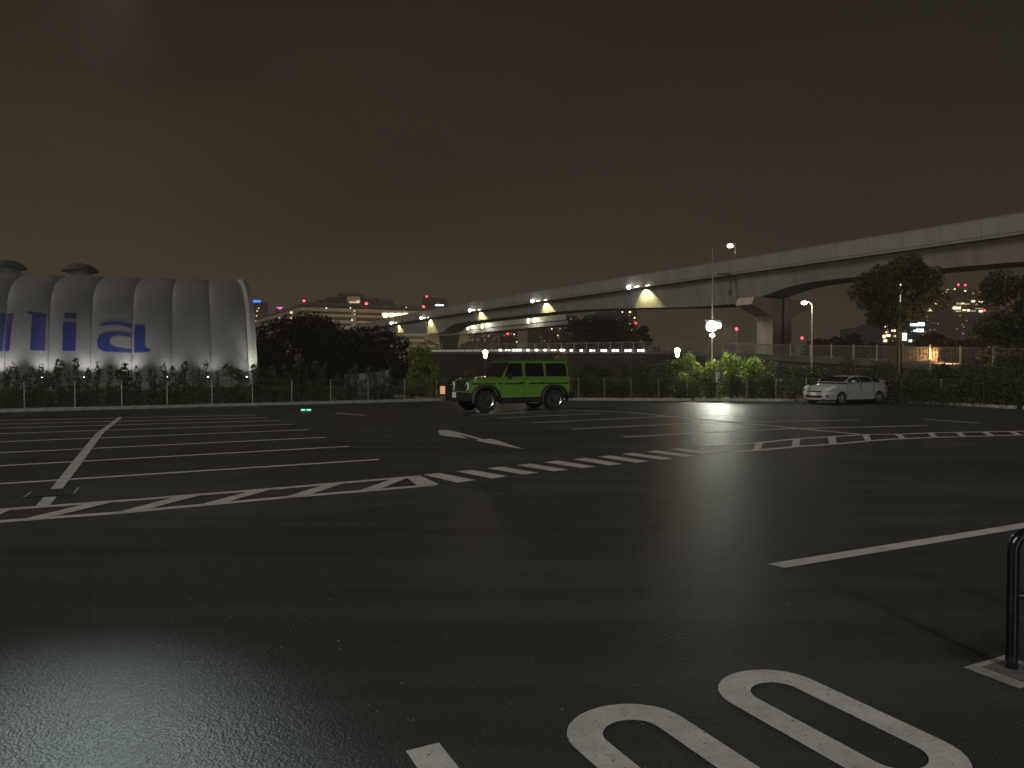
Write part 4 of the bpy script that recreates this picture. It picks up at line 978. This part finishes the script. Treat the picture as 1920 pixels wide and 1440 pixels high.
a, b = at(516, 582, 620), at(540, 582, 620); MB().box(((a.x+b.x)/2, 630, a.z/2), (b.x-a.x, 20, a.z)).build('wall', BD, tb)
lit(tb, 519, 530, 576, 578, 619, PINKL, 'neon_sign'); beacon(tb, 525, 579, 619, .8)
tb = thing('tower', 'low far block with a few warm windows just right of the neon-crowned tower', 'building')
a, b = at(488, 590, 640), at(512, 590, 640); MB().box(((a.x+b.x)/2, 650, a.z/2), (b.x-a.x, 20, a.z)).build('wall', BD, tb)
for x, y in ((492, 588), (499, 601), (495, 604), (503, 610), (491, 611)): lit(tb, x-.7, x+.7, y+1, y+2.8, 639.5, WARM)
# far hazy base buildings between viaduct and walkway
def block(lb, x0, x1, yt, Y, m, wins, red=(), grid=None, name='tower'):
    tb = thing(name, lb, 'building'); a, b = at(x0, yt, Y), at(x1, yt, Y)
    MB().box(((a.x+b.x)/2, Y+9, a.z/2), (b.x-a.x, 18, a.z)).build('wall', m, tb)
    if grid:
        nx, ny, y1 = grid; dk = mat('dark_bay', (.008, .008, .008), .5, .1)
        wx = (x1-x0)/nx
        wm = None
        for i in range(nx):
            for j in range(ny):
                xa = x0+i*wx+wx*.45; ya = yt+2+(y1-yt-2)*j/ny; p = at(xa+wx*.25, ya+(y1-yt)/ny*.4, Y-.15)
                if wm is None:
                    wm = MB(); wm.box((0, 0, 0), (wx*.5*Y/F, .2, (y1-yt)/ny*.78*Y/F)); wm = wm.mesh('window', dk)
                inst('window', wm, tb, p)
    rr_ = random.Random(int(x0*7+yt)); bot = 640
    for _ in range(int((x1-x0)*.35)):
        xx, yy = rr_.uniform(x0+2, x1-2), rr_.uniform(yt+4, bot)
        lit(tb, xx-.6, xx+.6, yy-.7, yy+.7, Y-.35, rr_.choice([FAINT, FAINT, DIMW]))
    for x, y, w, h, mm in wins: lit(tb, x-w/2, x+w/2, y-h/2, y+h/2, Y-.4, mm)
    for x, y in red: beacon(tb, x, y, Y-1, .55*Y/300)
    return tb
block('wide low dark block behind the distant Y-shaped pier', 842, 938, 623, 330, BH, [(860, 626, 3, 1, DIMW)], name='building')
block('narrow dark tower with a red light between the two viaducts', 939, 970, 607, 340, BD, [(965, 609, 2, 2.4, WARM), (965, 613, 2, 2, DIMW), (964, 627, 2, 2, WARM), (969, 641, 1.6, 2, WARM), (945, 629, 1, 2, DIMW), (955, 618, 1, 1, DIMW)], [(952, 626)])
block('broad apartment tower with dark vertical window bays', 989, 1052, 594, 320, BH, [(1001, 608, 2, 3, WARM), (1018, 609, 2, 2, DIMW), (1034.5, 616, 2, 3, WARM), (1050, 616, 2, 2, DIMW), (998, 600, 1.5, 1.5, COOL), (1046, 629, 2, 1.6, WARM)], grid=(14, 12, 643))
block('dim tower with scattered lit windows left of the wide dark tree', 1056, 1082, 592, 350, BD, [(1063, 608, 2.5, 4, WARM), (1072, 608, 1.5, 1.5, COOL), (1077, 601, 2, 3, COOL), (1070, 598, 1.5, 1.5, DIMW)])
block('dark tower with scattered lit windows right of the wide dark tree', 1126, 1194, 575, 330, BD, [(1135, 595, 1.5, 2, DIMW), (1146, 597, 1.8, 2.4, COOL), (1150, 602, 2.4, 3, WARM), (1156, 599, 1, 1, DIMW), (1167, 585, 2, 2, WARM), (1181, 585, 3.5, 3, WARM), (1180, 591, 1, 1.5, DIMW), (1190, 596, 2.2, 2.6, WARM), (1181, 607, 2, 2.4, WARM), (1160, 610, 1.8, 2, WARM), (1172, 602, 1.2, 1.2, COOL)], [(1192.5, 606)])
hw = [(1740, 581, 13, 4.2, YEL), (1755, 569, 2.2, 2, WARM), (1755, 557, 1.6, 1.6, WARM), (1762, 557, 1.6, 1.6, WARM), (1769, 549, 2, 2, WARM), (1775, 547.5, 2, 1.6, DIMW), (1777, 543, 5, 1.4, DIMW), (1790, 542, 2.2, 2.2, WARM), (1810, 545.5, 2.4, 2.2, WARM), (1825, 550, 2, 2, DIMW), (1837, 548, 2.4, 2, DIMW), (1835, 554, 4, 1.4, DIMW),
      (1797, 569.5, 6, 2.2, DIMW), (1805, 569, 6, 2.2, WARM), (1813, 570, 8, 2, DIMW), (1825, 565, 6, 3, YEL), (1833, 570.5, 7, 1.6, DIMW), (1840, 566, 9, 2.4, YEL), (1794, 577.5, 14, 4.4, YEL), (1797, 583.5, 10, 2.2, DIMW), (1808, 581.5, 6, 2.4, WARM), (1816, 582, 4, 3.2, YEL), (1825, 583, 9, 1.8, DIMW), (1839, 583.5, 6, 3.4, YEL), (1836, 578.5, 14, 1.2, DIMW)]
block('stepped hotel-like block with rows of bright windows and red beacons between the right trees', 1728, 1848, 542, 380, BH, hw, [(1797, 534), (1810, 534.5), (1846, 582)], name='building')
block('far office with two rows of bright bluish windows right of the mast', 1700, 1738, 601, 300, BD, [(1713, 609, 12, 4.5, COOL), (1727, 608, 12, 6.5, COOL), (1716, 620, 6, 3, COOL), (1725, 619.5, 13, 6, COOL)], name='building')
block('far low building with one row of bright white windows left of the mast', 1612, 1662, 613, 300, BD, [(1622+i*6.6, 622.5+(.2*i % 2), 5.6, 6.2, COOL) for i in range(6)]+[(1643, 630, 3, 2, DIMW), (1648, 630, 2.4, 2, DIMW)], name='building')
block('small lit shopfront cluster behind the large right tree', 1652, 1704, 604, 280, BD, [(1660, 612, 2.5, 4, WARM), (1665, 609, 2, 3, WARM), (1662, 623, 2, 3, WARM), (1658, 631, 5, 6, WARM), (1666, 629, 6, 4, YEL), (1660, 639, 6, 4.5, WARM), (1673, 620, 2, 3, YEL), (1678, 620, 3.5, 3.5, WARM), (1684, 609, 4, 5, WARM), (1677, 630, 3, 3, DIMW), (1682, 630, 5, 5, WARM), (1696, 631.5, 7.5, 14, YEL), (1707, 639, 5, 4, COOL)], name='building')

# ------------------------------------------------------------------ vehicles
def wheel(parent, loc, r, w, side, spokes=10, rim_m=None, r_rim=.68, nm='wheel'):
    """axle along local y, outer face towards side*y"""
    t = bpy.data.objects.new(nm, None); COL.objects.link(t); t.parent = parent; t.location = loc
    MB().lathe([(r*.62, -w/2), (r*.93, -w/2), (r, -w*.36), (r, w*.36), (r*.93, w/2), (r*.62, w/2)], axis='y', n=36).build('tyre', TYRE, t, True)
    s = side
    mb = MB(); mb.lathe([(r*r_rim, s*w*.50), (r*(r_rim-.03), s*w*.53), (r*(r_rim-.07), s*w*.5), (r*(r_rim-.09), s*w*.2), (r*.2, s*w*.15), (.001, s*w*.15)], axis='y', n=36)
    mb.build('rim', rim_m or RIMB, t, True)
    mb = MB(); mb.lathe([(r*r_rim*1.0, s*w*.505), (r*(r_rim-.03), s*w*.56), (r*(r_rim-.09), s*w*.52)], axis='y', n=36); mb.build('rim_lip', CHROME, t, True)
    mb = MB()
    for k in range(spokes):
        a = 2*math.pi*k/spokes+.2; c, q = math.cos(a), math.sin(a)
        p0 = Vector((c*r*.10, s*w*.47, q*r*.10)); p1 = Vector((c*r*(r_rim-.07), s*w*.44, q*r*(r_rim-.07)))
        mb.tube([p0, p1], [r*.055, r*.04], 5)
    mb.lathe([(r*.16, s*w*.3), (r*.15, s*w*.52), (0.001, s*w*.54)], axis='y', n=16)
    mb.build('spokes', rim_m or RIMB, t, True); return t
# green off-roader: x forward, y left, z up
W1, W2 = gp(905, 773), gp(1044, 769)
hd = (W1-W2); hd.z = 0; hd.normalize(); rt = Vector((hd.y, -hd.x, 0)); mid = (W1+W2)/2
ctr = mid + rt*.82 + hd*.02
G = thing('off_roader', 'boxy bright green off-road car with black wheel arches parked in the lot', 'car', (ctr.x, ctr.y, 0), math.atan2(hd.y, hd.x))
WB = 2.89; xf, xr = WB/2, -WB/2; R = .405
def arch(cx, r, z0, n=10, flip=False):
    a0 = math.asin(min(1, (z0-R)/r)) ; pts = []
    for k in range(n+1):
        th = math.pi-a0 - (math.pi-2*a0)*k/n; pts.append((cx+r*math.cos(th), R+r*math.sin(th)))
    return pts[::-1] if flip else pts
# lower body: side profile with wheel arches
prof = [(-2.10, .62), (-2.12, 1.22), (.62, 1.28), (.80, 1.27), (1.95, 1.20), (2.08, 1.14), (2.10, .68)]
z0 = .52
pr_ = [(-2.10, .62), (-2.12, .95), (-2.10, 1.24), (.74, 1.30), (.95, 1.27), (2.02, 1.16), (2.08, 1.08), (2.10, .66), (xf+.62, .60)] + arch(xf, .52, .58, 10, True) + [(xf-.62, z0), (xr+.62, z0)] + arch(xr, .52, .58, 10, True) + [(xr-.60, .60)]
MB().prism(pr_, -.88, .88).build('body', GREENP, G)
# cabin: tapered greenhouse
def cab(xb0, xb1, xt0, xt1, zb, zt, wb, wt):
    return [(xb0, -wb, zb), (xb1, -wb, zb), (xb1, wb, zb), (xb0, wb, zb), (xt0, -wt, zt), (xt1, -wt, zt), (xt1, wt, zt), (xt0, wt, zt)]
MB().add(cab(-2.10, .78, -2.02, .38, 1.22, 1.90, .875, .765), [(0,3,2,1),(4,5,6,7),(0,1,5,4),(1,2,6,5),(2,3,7,6),(3,0,4,7)]).build('cabin', GREENP, G)
MB().add(cab(-2.06, .42, -1.98, .30, 1.90, 1.965, .79, .70), [(0,3,2,1),(4,5,6,7),(0,1,5,4),(1,2,6,5),(2,3,7,6),(3,0,4,7)]).build('roof', ROOFP, G)
MB().box((-.82, .80, 1.905), (2.44, .035, .03)).box((-.82, -.80, 1.905), (2.44, .035, .03)).build('roof_gutter', GREENP, G)
# bonnet with raised shoulders
MB().loft([[(x, -w, z), (x, -w*.55, z+.06), (x, w*.55, z+.06), (x, w, z), (x, w, z-.06), (x, -w, z-.06)] for x, w, z in ((.80, .70, 1.275), (1.4, .70, 1.235), (2.0, .68, 1.17), (2.07, .66, 1.12))]).build('bonnet', ROOFP, G)
for s in (-1, 1):
    MB().loft([[(x, s*.87, z), (x, s*.70, z+.05), (x, s*.66, z), (x, s*.70, z-.05)] for x, z in ((.95, 1.265), (1.6, 1.20), (2.0, 1.155))]).build('wing_top', GREENP, G)
    MB().lathe([(.001, .075), (.05, .06), (.07, .02), (.07, 0)], (1.80, s*.76, 1.19), n=12).build('turn_signal', LENS, G, True)
def side_y(z): return .875-(z-1.22)/(1.90-1.22)*.11
def side_panel(x0, x1, z0_, z1_, s, out, skew0=0, skew1=0, r=.05):
    """rounded pane lying on the tapered cabin side"""
    c = [(x0, z0_), (x1, z0_), (x1+skew1, z1_), (x0+skew0, z1_)]; pts = []
    for i in range(4):
        p = Vector(c[i]); a = (Vector(c[i-1])-p).normalized(); b = (Vector(c[(i+1) % 4])-p).normalized()
        for u in (0, .25, .5, .75, 1): pts.append(p+a*r*(1-u)**2+b*r*u**2)
    v = [(p.x, s*(side_y(p.y)+out), p.y) for p in pts]+[(p.x, s*(side_y(p.y)-.02), p.y) for p in pts]; n = len(pts)
    mb = MB(); mb.add(v, [tuple(range(n)), tuple(range(n, 2*n))[::-1]]+[(i, (i+1) % n, (i+1) % n+n, i+n) for i in range(n)]); return mb
wins = [(-2.00, -1.13, 0.03, .0), (-.99, -.22, .03, -.02), (-.07, .66, 0.03, -.24)]
for s in (-1, 1):
    for x0, x1, k0, k1 in wins:
        f = side_panel(x0-.03, x1+.03, 1.31, 1.835, s, .004, k0, k1).build('window_seal', BLACKP, G)
        f = side_panel(x0, x1, 1.335, 1.81, s, .010, k0, k1).build('window', GLASS, G)
    for x in (-1.06, -.145):
        MB().box((x, s*.883, .90), (.012, .012, .78)).build('door_gap', LINE, G)
        mb = MB(); mb.beam((x, s*(side_y(1.29)+.003), 1.29), (x+.0, s*(side_y(1.88)+.003), 1.88), .012, .012); mb.build('door_gap', LINE, G)
    MB().box((.80, s*.883, .92), (.012, .012, .68)).build('door_gap', LINE, G)
    MB().box((-.13, s*.883, .53), (1.86, .012, .012)).build('door_gap', LINE, G)
    MB().box((-.0, s*.884, 1.235), (4.1, .010, .012)).build('waist_crease', LINE, G)
    for x0, x1 in ((-2.06, -1.10), (-.98, -.36), (-.06, .70), (1.06, 1.98)):
        MB().box(((x0+x1)/2, s*.895, 1.055), (x1-x0, .03, .05)).build('side_trim', mat('trim_dark_green', (.01, .035, .006), .5, 0), G)
    for x in (-.86+.02, .10-.02):
        pass
    for x in (-.90, -.0):
        MB().box((x-.02, s*.93, 1.07), (.20, .04, .045)).box((x-.02, s*.905, 1.07), (.07, .03, .10)).build('door_handle', MATS['trim_dark_green'], G)
    MB().box((.88, s*.895, 1.06), (.12, .025, .05)).build('wing_badge', BLACKP, G)
    # wheel arch flares
    for cx in (xf, xr):
        secs = []
        for k in range(15):
            th = math.radians(-6+192*k/14); c, q = math.cos(th), math.sin(th)
            e_ = 1+.10*abs(math.sin(2*th))
            secs.append([(cx+c*.50*e_, s*.86, R+q*.50*e_), (cx+c*.50*e_, s*.985, R+q*.50*e_), (cx+c*.58*e_, s*.965, R+q*.58*e_), (cx+c*.60*e_, s*.86, R+q*.60*e_)])
        MB().loft(secs).build('wheel_arch', BLACKP, G, True)
    MB().box((-.03, s*.90, .44), (1.72, .16, .10)).box((-.03, s*.80, .36), (1.7, .2, .1)).build('running_board', BLACKP, G)
    MB().tube([(-.2, s*.86, .34), (-.75, s*.9, .33)], .045, 8).build('exhaust', CHROME, G, True)
    # mirrors
    MB().box((.52, s*1.03, 1.36), (.10, .22, .17)).box((.50, s*.93, 1.31), (.06, .12, .05)).build('mirror', BLACKP, G)
    # headlight: square green bezel with round lens
    MB().box((2.085, s*.70, .96), (.06, .32, .34)).build('headlight_bezel', GREENP, G)
    hl = MB().lathe([(.001, .135), (.10, .12), (.135, .07), (.14, 0)], (2.06, s*.70, .96), 'x', 20).build('headlight', mat('dark_lens', (.03, .05, .03), .1, 0, spec=.8), G, True)
    MB().lathe([(.125, .10), (.142, .085), (.142, .06)], (2.06, s*.70, .96), 'x', 20).build('headlight_ring', glow('headlight_ring_glow', (.45, 1, .4), .12), G, True)
    MB().lathe([(.001, .15), (.03, .14), (.035, .11)], (2.06, s*.70, .99), 'x', 12).build('headlight_bulb', LENS, G, True)
    MB().box((-2.13, s*.74, .80), (.05, .18, .14)).build('tail_light', mat('tail_red', (.25, .01, .01), .3, 0), G)
    for cx in (xf, xr): wheel(G, (cx, s*.80, R), R, .26, s, 10, r_rim=.70)
MB().box((2.09, 0, .96), (.05, 1.0, .34)).build('grille', BLACKP, G)
for i in range(3): MB().box((2.13, 0, .86+i*.10), (.03, .94, .03)).build('grille_bar', RIMB, G)
MB().box((2.22, 0, .58), (.34, 1.72, .30)).box((2.14, .80, .60), (.30, .24, .26)).box((2.14, -.80, .60), (.30, .24, .26)).build('front_bumper', BLACKP, G)
MB().box((2.405, .1, .64), (.02, .33, .20)).build('number_plate', PLATE, G)
MB().box((-2.22, 0, .58), (.26, 1.76, .24)).build('rear_bumper', BLACKP, G); MB().box((-2.34, .72, .62), (.03, .2, .05)).build('bumper_reflector', CHROME, G)
MB().box((0, 0, .50), (3.7, 1.2, .26)).build('underbody', BLACKP, G)
MB().lathe([(.0, -.12), (.38, -.12), (.40, -.06), (.40, .08), (.36, .10)], (-2.28, 0, 1.12), 'x', 28).build('spare_wheel_cover', BLACKP, G, True)
MB().lathe([(.395, -.09), (.408, -.06), (.408, -.02), (.395, .0)], (-2.28, 0, 1.12), 'x', 28).build('spare_wheel_ring', CHROME, G, True)
MB().add([(.80, -.78, 1.30), (.80, .78, 1.30), (.42, .70, 1.86), (.42, -.70, 1.86)], [(0, 1, 2, 3)]).build('windscreen', GLASS, G)
MB().add([(-2.125, -.7, 1.35), (-2.06, -.64, 1.84), (-2.06, .64, 1.84), (-2.125, .7, 1.35)], [(0, 1, 2, 3)]).build('rear_window', GLASS, G)

# white hatchback
V1 = Vector((at(1575, 700, 31.7).x, 31.7, 0)); hv = Vector((-.897, -.443, 0)).normalized(); rv = Vector((hv.y, -hv.x, 0)); SC = .93
ctr = V1 - hv*1.35*SC + rv*.76*SC
H = thing('hatchback', 'white rounded five-door hatchback parked by the right hedge', 'car', (ctr.x, ctr.y, 0), math.atan2(hv.y, hv.x)); H.scale = (SC,)*3
xs = [2.22, 2.12, 1.85, 1.45, 1.05, .75, .30, -.30, -.9, -1.4, -1.85, -2.15, -2.24]
zt = [.56, .70, .83, .94, 1.01, 1.05, 1.07, 1.08, 1.10, 1.11, 1.10, 1.04, .84]
wd = [.58, .74, .83, .87, .875, .875, .875, .875, .875, .865, .84, .76, .66]
zb = [.24, .20, .20, .20, .20, .20, .20, .20, .20, .22, .26, .32, .40]
secs = []
for x, z, w, b in zip(xs, zt, wd, zb):
    h = z-b
    secs.append([(x, -w*.6, b), (x, -w*.97, b+.05), (x, -w, b+h*.45), (x, -w*.97, b+h*.75), (x, -w*.86, z-.03), (x, -w*.5, z), (x, w*.5, z), (x, w*.86, z-.03), (x, w*.97, b+h*.75), (x, w, b+h*.45), (x, w*.97, b+.05), (x, w*.6, b)])
MB().loft(secs).build('body', WHITEP, H, True)
gs = [(1.12, .02), (.50, .25), (.12, .325), (-.35, .335), (-.95, .285), (-1.5, .19), (-2.1, .04)]
secs = []
for x, hh in gs:
    z = 1.07; wt = .80-.2*hh/.335
    secs.append([(x, -.82, z), (x, -.80+.0, z+hh*.25), (x, -wt, z+hh*.85), (x, -wt*.7, z+hh), (x, wt*.7, z+hh), (x, wt, z+hh*.85), (x, .80, z+hh*.25), (x, .82, z)])
MB().loft(secs).build('cabin', WHITEP, H, True)
def gh(x): return np.interp(-x, [-g[0] for g in gs], [g[1] for g in gs])
MB().add([(1.06, -.74, 1.10), (1.06, .74, 1.10), (.50, .62, 1.335), (.50, -.62, 1.335)], [(0, 1, 2, 3)]).build('windscreen', GLASS, H, loc=(.03, 0, .012))
for s in (-1, 1):
    def pane(xa, xb, n=6):
        rows = [[], [], []]
        for i in range(n+1):
            x = xa+(xb-xa)*i/n; hh = gh(x); wt = .80-.2*hh/.335
            rows[0].append((x, s*.828, 1.09)); rows[1].append((x, s*.815, 1.07+hh*.25+.012)); rows[2].append((x, s*(wt+.014+(.80-wt)*.10), 1.07+hh*.82))
        MB().loft(rows, closed=False, cap=False).build('window', GLASS, H)
    pane(.80, .02); pane(-.04, -.85); pane(-.92, -1.45)
    for cx in (1.35, -1.35):
        mb = MB(); mb.lathe([(.001, s*.03), (.345, s*.03)], (cx, s*.855, .31), 'y', 28); mb.build('wheel_well', BLACKP, H)
        wheel(H, (cx, s*.80, .31), .31, .19, s, 12, GALV, .74)
    MB().box((.62, s*.96, 1.13), (.13, .18, .12)).build('mirror', WHITEP, H)
    MB().loft([[(x, s*y0, z), (x, s*y1, z+.02), (x, s*y1, z-.10), (x, s*y0, z-.09)] for x, y0, y1, z in ((2.16, .40, .62, .74), (2.02, .52, .78, .82), (1.72, .66, .868, .92))]).build('headlight', mat('headlight_white', (.6, .62, .6), .1, 0, spec=.9), H, True)
    for x, y, z in ((2.19, .56, .72), (2.09, .70, .78)): MB().lathe([(0, -.04), (.035, 0), (0, .04)], (x, s*y, z), n=8).build('headlight_glint', LENS, H, True)
    MB().box((2.13, s*.66, .42), (.06, .16, .12)).build('fog_lamp_recess', BLACKP, H)
    MB().box((-2.12, s*.68, .92), (.12, .16, .28)).build('tail_light', MATS['tail_red'], H)
    for x in (.95, -.0, -.92): MB().box((x, s*.878, .70), (.010, .010, .66)).build('door_gap', mat('grey_gap', (.05, .05, .05), .6, 0), H)
    for x in (.14, -.78): MB().box((x, s*.89, .93), (.16, .03, .03)).build('door_handle', WHITEP, H)
    MB().box((0, s*.85, .21), (2.0, .06, .08)).build('sill', BLACKP, H)
MB().box((2.215, 0, .40), (.05, .92, .11)).build('lower_grille', BLACKP, H); MB().box((2.19, 0, .645), (.05, .78, .045)).build('upper_grille', BLACKP, H)
MB().box((2.255, 0, .52), (.02, .33, .15)).build('number_plate', PLATE, H)
MB().box((-2.08, 0, 1.15), (.22, 1.1, .03)).build('spoiler', WHITEP, H)
MB().box((0, 0, .22), (3.9, 1.4, .12)).build('underbody', BLACKP, H)

# ------------------------------------------------------------------ tubular guard rail at the right edge
b0 = gp(1897, 1254)
t = thing('hoop_barrier', 'black tubular hoop barrier with crossbar set in a pale patch, right edge', 'barrier', (b0.x, b0.y, 0), math.radians(-6))
hh = .735; rr = .10; pts = [(0, 0, 0), (0, 0, .35), (0, 0, hh-rr)]
for k in range(1, 7):
    a = math.pi/2*k/6; pts.append((rr-rr*math.cos(a), 0, hh-rr+rr*math.sin(a)))
pts += [(.9-rr, 0, hh)]
for k in range(1, 7):
    a = math.pi/2*k/6; pts.append((.9-rr+rr*math.sin(a), 0, hh-rr+rr*math.cos(a)))
pts += [(.9, 0, 0)]
HB = mat('black_enamel', (.006, .006, .011), .16, 0, coat=.8)
MB().tube(pts, .030, 16).build('hoop', HB, t, True)
MB().tube([(.02, 0, .395), (.88, 0, .395)], .021, 12).build('crossbar', mat('steel_bar', (.10, .10, .12), .2, 0, metal=.9), t, True)
pb = [gp(1806, 1252), gp(1874, 1232)]; d1 = (pb[1]-pb[0]); e1 = gp(1912, 1292)-pb[0]
PAT = mat('pale_patch', (.30, .285, .255), .85, .25, 9, .5, bscale=60)
sheet('footing_patch', [pb[0], pb[0]+e1*1.0, pb[0]+e1*1.0+d1*1.15, pb[0]+d1*1.15], .003, PAT)
i0 = pb[0]+d1*.28+e1*.16; sheet('footing_patch', [i0, i0+e1*.72, i0+e1*.72+d1*.68, i0+d1*.68], .006, mat('patch_centre', (.12, .115, .10), .9, .3, 12, .5, bscale=60))

# ------------------------------------------------------------------ night haze: one closed box round everything
hz = MB().box((0, 360, 36), (900, 860, 76)).build('haze', None)
hm = bpy.data.materials.new('haze'); hm.use_nodes = True; ht = hm.node_tree
for n_ in list(ht.nodes):
    if n_.type != 'OUTPUT_MATERIAL': ht.nodes.remove(n_)
pv = ht.nodes.new('ShaderNodeVolumePrincipled'); pv.inputs['Density'].default_value = 0.0009; pv.inputs['Color'].default_value = (.92, .82, .68, 1); pv.inputs['Anisotropy'].default_value = .15
ht.links.new(pv.outputs[0], ht.nodes['Material Output'].inputs['Volume'])
hz.data.materials.append(hm); hz['kind'] = 'stuff'; hz['label'] = 'thin night haze hanging over the whole place'
